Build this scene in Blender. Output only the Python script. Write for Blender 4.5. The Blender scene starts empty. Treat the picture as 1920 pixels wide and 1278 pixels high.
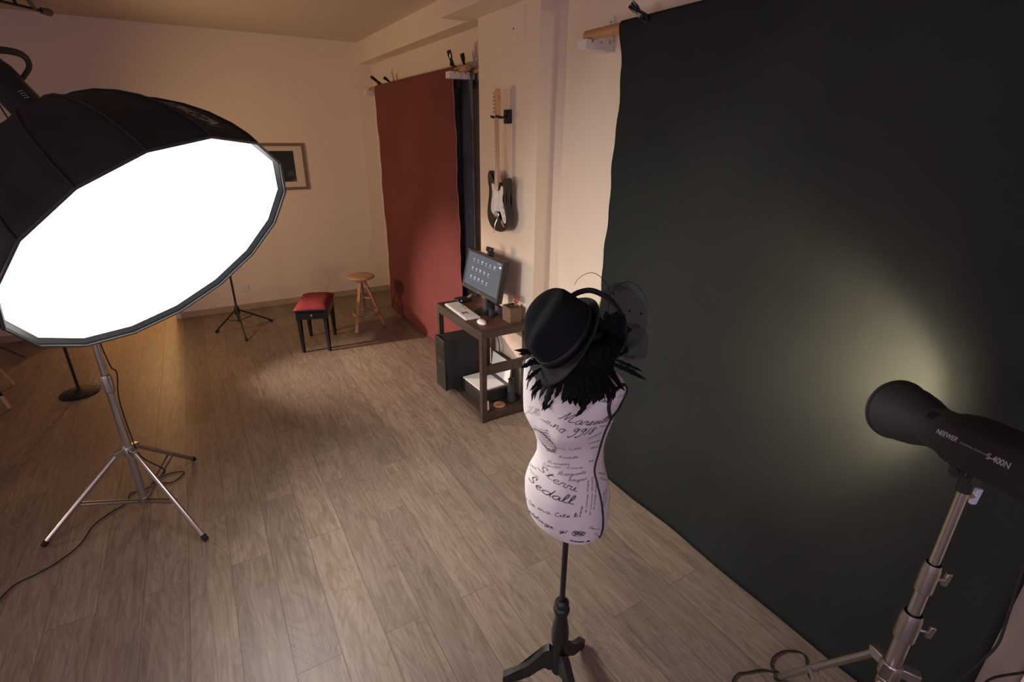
import bpy, bmesh, math, random
from math import sin, cos, pi, radians, sqrt, atan2
from mathutils import Vector, Matrix, Quaternion
random.seed(7)
V = Vector
SC = bpy.context.scene
COL = SC.collection

# ------------------------------------------------------------------ camera
H = 2.05
FPX = 960.0
YAW, PITCH, ROLL = radians(31.128), radians(21.81), radians(0.589)
Fv = V((sin(YAW)*cos(PITCH), cos(YAW)*cos(PITCH), -sin(PITCH)))
R0 = V((cos(YAW), -sin(YAW), 0)); U0 = R0.cross(Fv)
Rv = cos(ROLL)*R0 + sin(ROLL)*U0; Uv = -sin(ROLL)*R0 + cos(ROLL)*U0
CP = V((0, 0, H))
cam = bpy.data.cameras.new('camera'); co = bpy.data.objects.new('camera', cam); COL.objects.link(co)
cam.sensor_width = 36; cam.lens = 18; cam.sensor_fit = 'HORIZONTAL'; cam.clip_start = .02; cam.clip_end = 60
co.matrix_world = Matrix(((Rv.x, Uv.x, -Fv.x, 0), (Rv.y, Uv.y, -Fv.y, 0), (Rv.z, Uv.z, -Fv.z, H), (0, 0, 0, 1)))
SC.camera = co
SC.view_settings.view_transform = 'Standard'; SC.view_settings.look = 'None'
SC.view_settings.gamma = 1; SC.view_settings.use_curve_mapping = False
SC.view_settings.exposure = 0.0

def ray(x, y): return Fv + Rv*((x-960)/FPX) - Uv*((y-639)/FPX)
def onz(x, y, z=0.): d = ray(x, y); return CP + d*((z-H)/d.z)
def onx(x, y, X): d = ray(x, y); return CP + d*(X/d.x)
def ony(x, y, Y): d = ray(x, y); return CP + d*(Y/d.y)
def dep(x, y, D): return CP + ray(x, y)*D
def proj(p):
    v = p-CP; k = v.dot(Fv); return (960+FPX*v.dot(Rv)/k, 639-FPX*v.dot(Uv)/k, k)

# ------------------------------------------------------------------ materials
def nodes(name):
    m = bpy.data.materials.new(name); m.use_nodes = True; nt = m.node_tree
    return m, nt, nt.nodes['Principled BSDF']
def mat(name, c, rough=.6, metal=0., var=.0, vscale=8., bump=0., bscale=200., emit=None, estr=0., coat=0., spec=.5, alpha=None, trans=0., sheen=0.):
    m, nt, b = nodes(name); N = nt.nodes.new; L = nt.links.new
    b.inputs['Base Color'].default_value = (*c, 1); b.inputs['Roughness'].default_value = rough
    b.inputs['Metallic'].default_value = metal; b.inputs['Specular IOR Level'].default_value = spec
    if coat: b.inputs['Coat Weight'].default_value = coat
    if trans: b.inputs['Transmission Weight'].default_value = trans
    if sheen: b.inputs['Sheen Weight'].default_value = sheen
    if alpha is not None: b.inputs['Alpha'].default_value = alpha
    tc = N('ShaderNodeTexCoord')
    if var:
        n = N('ShaderNodeTexNoise'); n.inputs['Scale'].default_value = vscale; n.inputs['Detail'].default_value = 5
        L(tc.outputs['Object'], n.inputs['Vector'])
        r = N('ShaderNodeValToRGB'); r.color_ramp.elements[0].position = .3; r.color_ramp.elements[1].position = .7
        r.color_ramp.elements[0].color = (*[x*(1-var) for x in c], 1); r.color_ramp.elements[1].color = (*[min(1, x*(1+var)) for x in c], 1)
        L(n.outputs['Fac'], r.inputs['Fac']); L(r.outputs['Color'], b.inputs['Base Color'])
    if bump:
        n = N('ShaderNodeTexNoise'); n.inputs['Scale'].default_value = bscale; n.inputs['Detail'].default_value = 3
        L(tc.outputs['Object'], n.inputs['Vector'])
        bp = N('ShaderNodeBump'); bp.inputs['Strength'].default_value = bump; bp.inputs['Distance'].default_value = .01
        L(n.outputs['Fac'], bp.inputs['Height']); L(bp.outputs['Normal'], b.inputs['Normal'])
    if emit:
        b.inputs['Emission Color'].default_value = (*emit, 1); b.inputs['Emission Strength'].default_value = estr
    return m

def wood_mat(name, c1, c2, scale=30, rough=.5, axis=1):
    m, nt, b = nodes(name); N = nt.nodes.new; L = nt.links.new
    tc = N('ShaderNodeTexCoord'); mp = N('ShaderNodeMapping'); s = [scale, scale, scale]; s[axis] = scale*.08
    mp.inputs['Scale'].default_value = s; L(tc.outputs['Object'], mp.inputs['Vector'])
    n = N('ShaderNodeTexNoise'); n.inputs['Scale'].default_value = 1; n.inputs['Detail'].default_value = 8; n.inputs['Distortion'].default_value = 1.2
    L(mp.outputs['Vector'], n.inputs['Vector'])
    r = N('ShaderNodeValToRGB'); r.color_ramp.elements[0].position = .35; r.color_ramp.elements[1].position = .65
    r.color_ramp.elements[0].color = (*c1, 1); r.color_ramp.elements[1].color = (*c2, 1)
    L(n.outputs['Fac'], r.inputs['Fac']); L(r.outputs['Color'], b.inputs['Base Color']); b.inputs['Roughness'].default_value = rough
    return m

def floor_mat():
    m, nt, b = nodes('laminate_floor'); N = nt.nodes.new; L = nt.links.new
    tc = N('ShaderNodeTexCoord')
    rot = N('ShaderNodeMapping'); rot.inputs['Rotation'].default_value = (0, 0, pi/2); L(tc.outputs['Object'], rot.inputs['Vector'])
    br = N('ShaderNodeTexBrick'); L(rot.outputs['Vector'], br.inputs['Vector'])
    br.offset = .37; br.offset_frequency = 2
    br.inputs['Scale'].default_value = 1; br.inputs['Brick Width'].default_value = 1.22; br.inputs['Row Height'].default_value = .185
    br.inputs['Mortar Size'].default_value = .0016; br.inputs['Mortar Smooth'].default_value = .4; br.inputs['Bias'].default_value = 0
    br.inputs['Color1'].default_value = (0, 0, 0, 1); br.inputs['Color2'].default_value = (1, 1, 1, 1); br.inputs['Mortar'].default_value = (.5, .5, .5, 1)
    # per plank offset of the grain
    sep = N('ShaderNodeSeparateColor'); L(br.outputs['Color'], sep.inputs['Color'])
    add = N('ShaderNodeVectorMath'); add.operation = 'ADD'
    cmb = N('ShaderNodeCombineXYZ'); mu = N('ShaderNodeMath'); mu.operation = 'MULTIPLY'; mu.inputs[1].default_value = 37
    L(sep.outputs[0], mu.inputs[0]); L(mu.outputs[0], cmb.inputs['X']); L(mu.outputs[0], cmb.inputs['Z'])
    L(tc.outputs['Object'], add.inputs[0]); L(cmb.outputs[0], add.inputs[1])
    def noise(sx, sy, det, dist, sc=1):
        mp = N('ShaderNodeMapping'); mp.inputs['Scale'].default_value = (sx, sy, 1); L(add.outputs[0], mp.inputs['Vector'])
        n = N('ShaderNodeTexNoise'); n.inputs['Scale'].default_value = sc; n.inputs['Detail'].default_value = det; n.inputs['Distortion'].default_value = dist
        L(mp.outputs['Vector'], n.inputs['Vector']); return n
    fine = noise(120, 5, 6, .3); mid = noise(22, 2.4, 5, 1.6)
    # cathedral figure: rings of a distorted noise
    big = noise(5.5, 1.1, 3, .8)
    w = N('ShaderNodeMath'); w.operation = 'MULTIPLY'; w.inputs[1].default_value = 95; L(big.outputs['Fac'], w.inputs[0])
    sn = N('ShaderNodeMath'); sn.operation = 'SINE'; L(w.outputs[0], sn.inputs[0])
    def ramp(src, p0, c0, p1, c1):
        r = N('ShaderNodeValToRGB'); e = r.color_ramp.elements; e[0].position = p0; e[0].color = (*c0, 1); e[1].position = p1; e[1].color = (*c1, 1)
        L(src, r.inputs['Fac']); return r
    base = ramp(mid.outputs['Fac'], .3, (.200, .153, .116), .72, (.290, .234, .183))
    fr = ramp(fine.outputs['Fac'], .35, (.80, .79, .78), .62, (1.06, 1.06, 1.06))
    m1 = N('ShaderNodeMix'); m1.data_type = 'RGBA'; m1.blend_type = 'MULTIPLY'; m1.inputs[0].default_value = .75
    L(base.outputs['Color'], m1.inputs[6]); L(fr.outputs['Color'], m1.inputs[7])
    cr = ramp(sn.outputs[0], .0, (1, 1, 1), .95, (.84, .82, .80))
    m2 = N('ShaderNodeMix'); m2.data_type = 'RGBA'; m2.blend_type = 'MULTIPLY'; m2.inputs[0].default_value = .9
    L(m1.outputs[2], m2.inputs[6]); L(cr.outputs['Color'], m2.inputs[7])
    pl = ramp(sep.outputs[0], 0., (.84, .84, .85), 1., (1.10, 1.09, 1.07))
    m3 = N('ShaderNodeMix'); m3.data_type = 'RGBA'; m3.blend_type = 'MULTIPLY'; m3.inputs[0].default_value = 1
    L(m2.outputs[2], m3.inputs[6]); L(pl.outputs['Color'], m3.inputs[7])
    # knots
    mp = N('ShaderNodeMapping'); mp.inputs['Scale'].default_value = (2.4, 1.1, 1); L(tc.outputs['Object'], mp.inputs['Vector'])
    vo = N('ShaderNodeTexVoronoi'); vo.inputs['Scale'].default_value = 1.0; L(mp.outputs['Vector'], vo.inputs['Vector'])
    kr = ramp(vo.outputs['Distance'], .014, (.25, .2, .16), .045, (1, 1, 1))
    m4 = N('ShaderNodeMix'); m4.data_type = 'RGBA'; m4.blend_type = 'MULTIPLY'; m4.inputs[0].default_value = .8
    L(m3.outputs[2], m4.inputs[6]); L(kr.outputs['Color'], m4.inputs[7])
    m5 = N('ShaderNodeMix'); m5.data_type = 'RGBA'; m5.blend_type = 'MULTIPLY'
    L(br.outputs['Fac'], m5.inputs[0]); L(m4.outputs[2], m5.inputs[6]); m5.inputs[7].default_value = (.55, .5, .45, 1)
    L(m5.outputs[2], b.inputs['Base Color'])
    rr = ramp(fine.outputs['Fac'], .3, (.40,)*3, .7, (.50,)*3); L(rr.outputs['Color'], b.inputs['Roughness'])
    bp = N('ShaderNodeBump'); bp.inputs['Strength'].default_value = .25; bp.inputs['Distance'].default_value = .002
    L(fine.outputs['Fac'], bp.inputs['Height'])
    bp2 = N('ShaderNodeBump'); bp2.inputs['Strength'].default_value = .6; bp2.inputs['Distance'].default_value = .001; bp2.invert = True
    L(br.outputs['Fac'], bp2.inputs['Height']); L(bp.outputs['Normal'], bp2.inputs['Normal']); L(bp2.outputs['Normal'], b.inputs['Normal'])
    b.inputs['Specular IOR Level'].default_value = .45
    return m

def net_mat():
    m, nt, b = nodes('veil_net'); N = nt.nodes.new; L = nt.links.new
    b.inputs['Base Color'].default_value = (.01, .01, .011, 1); b.inputs['Roughness'].default_value = .8
    b.inputs['Alpha'].default_value = .22
    return m

M = {}
M['wall'] = mat('wall_paint', (.78, .655, .525), .9, var=.015, vscale=1.2, bump=.12, bscale=160)
M['ceil'] = mat('ceiling_paint', (.66, .56, .44), .95)
M['trim'] = mat('trim_paint', (.74, .66, .55), .6)
M['floor'] = floor_mat()
M['baseb'] = mat('baseboard_wood', (.42, .31, .21), .5, var=.1, vscale=6)
M['black'] = mat('black_plastic', (.012, .012, .013), .42)
M['blackm'] = mat('black_matte', (.014, .014, .014), .75, bump=.1, bscale=300)
M['blackg'] = mat('black_gloss', (.01, .01, .011), .15)
M['nylon'] = mat('black_nylon', (.022, .0225, .022), .75, var=.15, vscale=5, bump=.25, bscale=18, spec=.25)
M['nylon_trim'] = mat('nylon_binding', (.045, .05, .055), .4)
M['chrome'] = mat('chrome', (.75, .75, .76), .12, 1)
M['steel'] = mat('brushed_steel', (.52, .50, .48), .28, 1)
M['steeld'] = mat('dull_steel', (.42, .40, .38), .36, 1)
M['diff'] = mat('softbox_diffuser', (.85, .85, .85), .9, emit=(1., .955, .92), estr=3.3)
M['diff_lip'] = mat('softbox_inner_lip', (.7, .7, .72), .8)
M['print'] = mat('grey_print', (.40, .40, .40), .6)
M['backdrop'] = mat('charcoal_backdrop', (.0215, .0232, .0210), 1., var=.16, vscale=1.1, bump=.06, bscale=260, spec=.08)
M['red'] = mat('red_backdrop', (.17, .040, .037), .95, var=.12, vscale=2, bump=.2, bscale=220)
M['redhem'] = mat('red_hem', (.42, .12, .09), .9)
M['blue'] = mat('blue_grey_cloth', (.105, .115, .125), .9, var=.3, vscale=3, bump=.2, bscale=200)
M['torso'] = mat('torso_fabric', (.73, .685, .665), .9, var=.02, vscale=6, bump=.15, bscale=420)
M['ink'] = mat('printed_ink', (.03, .03, .035), .8)
M['inkg'] = mat('faded_ink', (.16, .15, .155), .85)
M['pipe'] = mat('black_piping', (.008, .008, .009), .6)
M['blackwood'] = mat('black_painted_wood', (.012, .012, .011), .38, bump=.05, bscale=60)
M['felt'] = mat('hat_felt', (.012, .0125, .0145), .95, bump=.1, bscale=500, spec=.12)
M['felt_lit'] = mat('hat_felt_lit', (.030, .031, .033), .95, bump=.1, bscale=500, spec=.15)  # lit copy of the felt: light caught by the brim put into its colour
M['ribbon'] = mat('satin_ribbon', (.009, .009, .010), .5, spec=.3)
M['feather'] = mat('black_feather', (.005, .005, .0055), .7, spec=.12)
M['net'] = net_mat()
M['redvel'] = mat('red_velvet', (.21, .032, .036), .9, var=.12, vscale=12, spec=.15)
M['pine'] = wood_mat('pine_wood', (.50, .30, .15), (.66, .43, .25), 40, .45, 2)
M['rodwood'] = wood_mat('rod_wood', (.40, .19, .085), (.50, .26, .12), 30, .5, 1)
M['white'] = mat('white_plastic', (.74, .73, .71), .45)
M['whitew'] = mat('white_painted_wood', (.72, .66, .60), .55)
M['paper'] = mat('white_paper', (.80, .79, .76), .85)
M['walnut'] = wood_mat('dark_walnut', (.035, .022, .015), (.060, .040, .026), 28, .5, 1)
M['redtop'] = mat('red_brown_top', (.115, .048, .032), .5, var=.08, vscale=10)
M['organ'] = wood_mat('organizer_wood', (.11, .062, .038), (.17, .10, .062), 25, .6, 0)
M['cork'] = mat('cork_coaster', (.48, .26, .15), .8, var=.1, vscale=60)
M['scis'] = mat('scissor_red', (.40, .05, .03), .4)
M['maple'] = wood_mat('maple_neck', (.56, .33, .16), (.64, .40, .20), 30, .35, 2)
M['gblack'] = mat('guitar_black', (.008, .010, .009), .16, coat=.3)
M['gwhite'] = mat('pickguard', (.78, .76, .72), .35)
M['framew'] = mat('frame_wood', (.20, .12, .09), .5)
M['photo'] = mat('photo_print', (.02, .02, .02), .35, var=.9, vscale=4)
M['mat_board'] = mat('passepartout', (.66, .58, .48), .9)
M['greyp'] = mat('grey_plastic', (.13, .12, .115), .5)
M['ctile'] = mat('charcoal_vase', (.03, .03, .032), .6)
M['darkclose'] = mat('navy_fabric', (.012, .014, .03), .8)
M['led'] = mat('blue_led', (.1, .1, .9), .4, emit=(.12, .10, 1.), estr=7)
M['screen'] = mat('monitor_screen', (.02, .02, .02), .25, emit=(.105, .135, .175), estr=.75)
M['icon'] = mat('screen_icon', (.1, .1, .1), .3, emit=(.5, .55, .58), estr=.7)
M['iconw'] = mat('screen_window', (.1, .1, .1), .3, emit=(.7, .75, .78), estr=1.)
M['bulb'] = mat('lamp_bulb', (.9, .9, .9), .5, emit=(1., .83, .6), estr=12)
M['refl'] = mat('reflector_silver', (.8, .8, .8), .35, 1)
M['lilac'] = mat('knob_light_tint', (.62, .62, .72), .4)  # bluish light on the stand knob, put into its colour
M['rubber'] = mat('rubber', (.01, .01, .01), .8)

# ------------------------------------------------------------------ helpers
def setp(o, label=None, cat=None, group=None, kind=None):
    if label: o['label'] = label
    if cat: o['category'] = cat
    if group: o['group'] = group
    if kind: o['kind'] = kind
    return o
def thing(name, loc, label, cat, group=None):
    o = bpy.data.objects.new(name, None); COL.objects.link(o); o.location = loc; o.empty_display_size = .1
    return setp(o, label, cat, group)
def worldloc(o):
    p = V((0, 0, 0))
    while o: p += V(o.location); o = o.parent
    return p
def mk(name, bm, m, parent=None, smooth=True, bevel=0., origin=None, label=None, cat=None, group=None, kind=None, recalc=True, thick=0., subs=0):
    """link the shape (given in world metres) as one mesh object"""
    if recalc: bmesh.ops.recalc_face_normals(bm, faces=bm.faces)
    me = bpy.data.meshes.new(name); 
    off = worldloc(parent) if parent else V(origin or (0, 0, 0))
    bmesh.ops.translate(bm, verts=bm.verts, vec=-off)
    bm.to_mesh(me); bm.free()
    ms = m if isinstance(m, (list, tuple)) else [m]
    for x in ms: me.materials.append(x)
    o = bpy.data.objects.new(name, me); COL.objects.link(o)
    if parent: o.parent = parent
    else: o.location = off
    if smooth:
        for p in me.polygons: p.use_smooth = True
        me.set_sharp_from_angle(angle=radians(38))
    if thick:
        s = o.modifiers.new('solid', 'SOLIDIFY'); s.thickness = thick; s.offset = 0
    if bevel:
        b = o.modifiers.new('bevel', 'BEVEL'); b.width = bevel; b.segments = 2; b.limit_method = 'ANGLE'; b.angle_limit = radians(40)
    if subs:
        b = o.modifiers.new('sub', 'SUBSURF'); b.levels = subs; b.render_levels = subs
    return setp(o, label, cat, group, kind)
def B(): return bmesh.new()
def box(bm, c, s, rot=None, mi=0):
    c = V(c); vs = []
    for dx in (-.5, .5):
        for dy in (-.5, .5):
            for dz in (-.5, .5):
                p = V((dx*s[0], dy*s[1], dz*s[2]))
                if rot: p = rot @ p
                vs.append(bm.verts.new(c+p))
    for f in ((0, 1, 3, 2), (4, 6, 7, 5), (0, 4, 5, 1), (2, 3, 7, 6), (0, 2, 6, 4), (1, 5, 7, 3)):
        bm.faces.new([vs[i] for i in f]).material_index = mi
    return bm
def bb(bm, lo, hi, mi=0):
    return box(bm, [(a+b)/2 for a, b in zip(lo, hi)], [abs(b-a) for a, b in zip(lo, hi)], mi=mi)
def frame_of(d):
    d = V(d).normalized(); a = V((0, 0, 1)) if abs(d.z) < .95 else V((1, 0, 0))
    x = a.cross(d).normalized(); y = d.cross(x); return x, y, d
def tube(bm, pts, r, seg=10, caps=True, mi=0, flat=None):
    """swept tube; r a number or one per point; flat = (sx, sy) section stretch"""
    pts = [V(p) for p in pts]; n = len(pts); rs = r if isinstance(r, (list, tuple)) else [r]*n
    x, y, _ = frame_of(pts[1]-pts[0]); rings = []
    for i, p in enumerate(pts):
        t = (pts[min(i+1, n-1)]-pts[max(i-1, 0)]).normalized()
        x = (x - t*x.dot(t)).normalized(); y = t.cross(x)
        sx, sy = flat or (1, 1)
        rings.append([bm.verts.new(p + x*(rs[i]*sx*cos(2*pi*k/seg)) + y*(rs[i]*sy*sin(2*pi*k/seg))) for k in range(seg)])
    for a, b in zip(rings, rings[1:]):
        for k in range(seg): bm.faces.new((a[k], a[(k+1) % seg], b[(k+1) % seg], b[k])).material_index = mi
    if caps:
        bm.faces.new(rings[0][::-1]).material_index = mi; bm.faces.new(rings[-1]).material_index = mi
    return bm
def bar(bm, p0, p1, w, h, up=(0, 0, 1), mi=0):
    p0, p1 = V(p0), V(p1); d = (p1-p0); L_ = d.length; d.normalize()
    u = V(up); u = (u-d*u.dot(d)); u = u.normalized() if u.length > 1e-4 else frame_of(d)[0]
    s = d.cross(u); rot = Matrix((s, d, u)).transposed()
    return box(bm, (p0+p1)/2, (w, L_, h), rot, mi)
def lathe(bm, prof, org=(0, 0, 0), axis=(0, 0, 1), seg=32, mi=0, cap=True, shape=None):
    """prof = [(r, h)...] along axis"""
    x, y, d = frame_of(axis); org = V(org); rings = []
    for r, h in prof:
        ring = []
        for k in range(seg):
            a = 2*pi*k/seg; rr = r*(shape(a, h) if shape else 1)
            ring.append(bm.verts.new(org+d*h+x*(rr*cos(a))+y*(rr*sin(a))))
        rings.append(ring)
    for a, b in zip(rings, rings[1:]):
        for k in range(seg): bm.faces.new((a[k], a[(k+1) % seg], b[(k+1) % seg], b[k])).material_index = mi
    if cap:
        if prof[0][0] > 1e-4: bm.faces.new(rings[0][::-1]).material_index = mi
        if prof[-1][0] > 1e-4: bm.faces.new(rings[-1]).material_index = mi
    bmesh.ops.remove_doubles(bm, verts=bm.verts, dist=1e-6)
    return bm
def spline(pts, n=8):
    pts = [V(p) for p in pts]; out = []
    P = [pts[0]*2-pts[1]] + pts + [pts[-1]*2-pts[-2]]
    for i in range(1, len(P)-2):
        a, b, c, d = P[i-1:i+3]
        for k in range(n):
            t = k/n; out.append(.5*((2*b)+(c-a)*t+(2*a-5*b+4*c-d)*t*t+(3*b-a-3*c+d)*t*t*t))
    out.append(pts[-1]); return out
def prism(bm, poly, org, ux, uy, depth, mi=0, hole=None):
    """extrude a 2D outline; ux, uy span the plane, depth along ux x uy"""
    org, ux, uy = V(org), V(ux), V(uy); n = ux.cross(uy).normalized()
    a = [bm.verts.new(org+ux*p[0]+uy*p[1]) for p in poly]; b = [bm.verts.new(org+ux*p[0]+uy*p[1]+n*depth) for p in poly]
    f = bm.faces.new(a[::-1]); f.material_index = mi; f2 = bm.faces.new(b); f2.material_index = mi
    for i in range(len(a)):
        j = (i+1) % len(a); bm.faces.new((a[i], a[j], b[j], b[i])).material_index = mi
    bmesh.ops.triangulate(bm, faces=[f, f2])
    return bm
def spl2(pts, n=5):
    """closed smooth outline"""
    m = len(pts); out = []
    for i in range(m):
        a, b, c, d = [V((*pts[(i+j-1) % m], 0)) for j in range(4)]
        for k in range(n):
            t = k/n; p = .5*((2*b)+(c-a)*t+(2*a-5*b+4*c-d)*t*t+(3*b-a-3*c+d)*t*t*t); out.append((p.x, p.y))
    return out
def text_bm(s, size, org, ux, uy, bold=0.0, shear=0.):
    """the characters as flat mesh laid at org in the plane of ux, uy"""
    cu = bpy.data.curves.new('t', 'FONT'); cu.body = s; cu.size = size; cu.offset = bold; cu.shear = shear
    o = bpy.data.objects.new('t', cu); COL.objects.link(o)
    dg = bpy.context.evaluated_depsgraph_get(); me = bpy.data.meshes.new_from_object(o.evaluated_get(dg))
    bm = B(); bm.from_mesh(me); ux, uy = V(ux).normalized(), V(uy).normalized(); org = V(org)
    for v in bm.verts: v.co = org + ux*v.co.x + uy*v.co.y
    bpy.data.objects.remove(o); bpy.data.meshes.remove(me); bpy.data.curves.remove(cu)
    return bm
def merge(bm, other):
    me = bpy.data.meshes.new('tmp'); other.to_mesh(me); other.free(); bm.from_mesh(me); bpy.data.meshes.remove(me); return bm

# ------------------------------------------------------------------ room
XW, XP = 2.14, 2.00            # recessed wall plane, pillar face
YB, ZC = 6.95, 3.065
XL, YF = -4.3, -1.8
def S(name, bm, m, **k): return mk(name, bm, m, kind='structure', smooth=False, **k)
S('floor', bb(B(), (XL-.2, YF-.2, -.1), (XW+.25, YB+2.6, 0)), M['floor'])
S('ceiling', bb(B(), (XL-.2, YF-.2, ZC), (XW+.25, YB+2.6, ZC+.1)), M['ceil'])
DX0, DX1, DZ = -1.38, -.42, 2.1
bm = B(); bb(bm, (XL, YB, 0), (DX0, YB+.16, ZC)); bb(bm, (DX1, YB, 0), (XW+.2, YB+.16, ZC)); bb(bm, (DX0, YB, DZ), (DX1, YB+.16, ZC)); S('wall_back', bm, M['wall'])
S('wall_right', bb(B(), (XW, YF, 0), (XW+.2, YB, ZC)), M['wall'])
S('wall_left', bb(B(), (XL-.2, YF, 0), (XL, YB+.16, ZC)), M['wall'])
S('wall_front', bb(B(), (XL, YF-.2, 0), (XW, YF, ZC)), M['wall'])
S('wall_pillar', bb(B(), (XP, 3.02, 0), (XW, 3.835, 2.84)), M['wall'])
S('wall_near_pillar', bb(B(), (XP, YF, 0), (XW, .115, ZC)), M['wall'])
S('trim_1', bb(B(), (1.985, 3.98, 2.84), (XW, YB, ZC)), M['wall'])          # beam along the recessed wall
S('trim_2', bb(B(), (1.77, 2.60, 2.84), (XW, 3.98, ZC)), M['wall'])          # deeper beam above the pillar
# small room behind the doorway
bm = B(); bb(bm, (-2.6, YB+2.3, 0), (.8, YB+2.4, ZC)); bb(bm, (-2.7, YB+.16, 0), (-2.6, YB+2.4, ZC)); bb(bm, (.8, YB+.16, 0), (.9, YB+2.4, ZC)); S('wall_hallway', bm, M['wall'])
bm = B()
for x0, x1 in ((DX0-.02, DX0+.03), (DX1-.03, DX1+.02)): bb(bm, (x0, YB-.012, 0), (x1, YB+.17, DZ+.02))
bb(bm, (DX0-.02, YB-.012, DZ-.03), (DX1+.02, YB+.17, DZ+.03)); S('door_1', bm, M['trim'])
def base(name, lo, hi):
    S(name, bb(B(), lo, hi), M['baseb'])
base('baseboard_back', (DX1+.02, YB-.014, 0), (XW, YB, .07)); base('baseboard_back_left', (XL, YB-.014, 0), (DX0-.02, YB, .07))
bm = B(); bb(bm, (XW-.014, 3.84, 0), (XW, YB-.014, .07)); bb(bm, (XP-.012, 3.02, 0), (XP, 3.835, .07)); bb(bm, (XW-.014, .12, 0), (XW, 3.0, .07)); S('baseboard_right', bm, M['baseb'])
# access panel on the pillar
t = thing('access_panel', (XP, 3.26, 2.6), 'small white painted access panel near the top of the pillar', 'access panel')
a, b_ = onx(963, 18, XP), onx(986, 78, XP)
y0, y1, z0, z1 = 3.175, 3.345, 2.60, 2.815
bm = B(); bb(bm, (XP-.006, y0, z0), (XP, y1, z1)); mk('panel_frame', bm, M['trim'], t, False)
mk('panel_door', bb(B(), (XP-.010, y0+.012, z0+.012), (XP-.006, y1-.012, z1-.012)), M['wall'], t, False, bevel=.0008)
mk('latch', lathe(B(), [(.0, -.003), (.006, -.003), (.006, 0)], (XP-.010, y1-.03, z0+.10), (1, 0, 0), 12), M['greyp'], t)
# wall outlet
p = ony(460, 540, YB)
t = thing('wall_outlet', (p.x, YB, p.z), 'small white power outlet low on the back wall', 'outlet')
mk('cover_plate', bb(B(), (p.x-.04, YB-.009, p.z-.04), (p.x+.04, YB, p.z+.04)), M['whitew'], t, False, bevel=.003)
mk('socket', lathe(B(), [(.0, .001), (.021, .001), (.021, -.003), (.024, -.003)], (p.x, YB-.008, p.z), (0, 1, 0), 20, cap=False), M['mat_board'], t)

# ------------------------------------------------------------------ ceiling rail (upper left)
p0 = onz(-60, -12, 3.0); p1 = onz(82, 21, 3.0)
t = thing('ceiling_rail', (p1.x, p1.y, ZC), 'thin black rail under the ceiling in the upper left corner, grey end fitting', 'rail')
mk('rail_rod', tube(B(), [p0, p1], .011, 8), M['black'], t)
d = (p1-p0).normalized()
bm = B(); tube(bm, [p1-d*.02, p1+d*.055, p1+d*.075], [.026, .030, .012], 12); mk('end_fitting', bm, M['greyp'], t)
q = onz(31, 10, 3.0); mk('hanger', tube(B(), [q, q+V((-.01, -.01, .066))], .012, 8), M['black'], t)
q = onz(66, 16, 3.0); bm = B(); tube(bm, [q, q+V((-.02, -.06, .04)), q+V((-.02, -.08, .066))], [.016, .014, .02], 8); mk('hanger', bm, M['greyp'], t)

# ------------------------------------------------------------------ picture frame on the back wall
x1, z0, z1 = 1.235, 1.415, 1.945; x0 = x1-.78
t = thing('picture_frame', (x0, YB, z0), 'brown framed picture on the back wall, partly behind the softbox', 'picture')
bm = B(); w = .032
bb(bm, (x0, YB-.022, z0), (x1, YB, z0+w)); bb(bm, (x0, YB-.022, z1-w), (x1, YB, z1)); bb(bm, (x0, YB-.022, z0+w), (x0+w, YB, z1-w)); bb(bm, (x1-w, YB-.022, z0+w), (x1, YB, z1-w)); mk('frame', bm, M['framew'], t, False)
mk('mat_board', bb(B(), (x0+w, YB-.010, z0+w), (x1-w, YB-.001, z1-w)), M['mat_board'], t, False)
def photo_mat():
    m, nt, b = nodes('landscape_photo'); N = nt.nodes.new; L = nt.links.new
    tc = N('ShaderNodeTexCoord'); n = N('ShaderNodeTexNoise'); n.inputs['Scale'].default_value = 5; n.inputs['Detail'].default_value = 6; n.inputs['Distortion'].default_value = 1.5
    L(tc.outputs['Object'], n.inputs['Vector']); r = N('ShaderNodeValToRGB'); e = r.color_ramp.elements
    e[0].position = .48; e[0].color = (.008, .008, .008, 1); e[1].position = .75; e[1].color = (.16, .14, .12, 1)
    L(n.outputs['Fac'], r.inputs['Fac']); L(r.outputs['Color'], b.inputs['Base Color']); b.inputs['Roughness'].default_value = .5; return m
mk('photo', bb(B(), (x0+.13, YB-.012, z0+.095), (x1-.13, YB-.010, z1-.085)), photo_mat(), t, False)

# ------------------------------------------------------------------ hanging backdrops
def cloth(name, m, parent, x, y0, y1, ztop, zbot, r, folds, topfold=True, nx=70, nz=60, sway=None, edge=None):
    """cloth hanging in the y direction from a rod of radius r centred at x"""
    bm = B(); rows = []
    prof = []
    for k in range(7):
        a = pi*k/6; prof.append((x + r*1.06*cos(a), ztop-r+r*1.06*sin(a)))   # over the rod
    prof = [(x+r*1.06, ztop-r-.12)] + prof
    for k in range(1, nz+1): prof.append((x-r*1.06, ztop-r-(ztop-r-zbot)*k/nz))
    for j, (px, pz) in enumerate(prof):
        row = []; f = max(0, (ztop-pz)/(ztop-zbot))
        for i in range(nx+1):
            u = i/nx; y = y0+(y1-y0)*u; e = edge(u, f) if edge else 0
            row.append(bm.verts.new((px + (folds(u, f) if j > 6 else 0), y + e, pz)))
        rows.append(row)
    for a, b in zip(rows, rows[1:]):
        for i in range(nx): bm.faces.new((a[i], a[i+1], b[i+1], b[i]))
    return mk(name, bm, m, parent, thick=.003)
RX = 1.985
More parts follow.
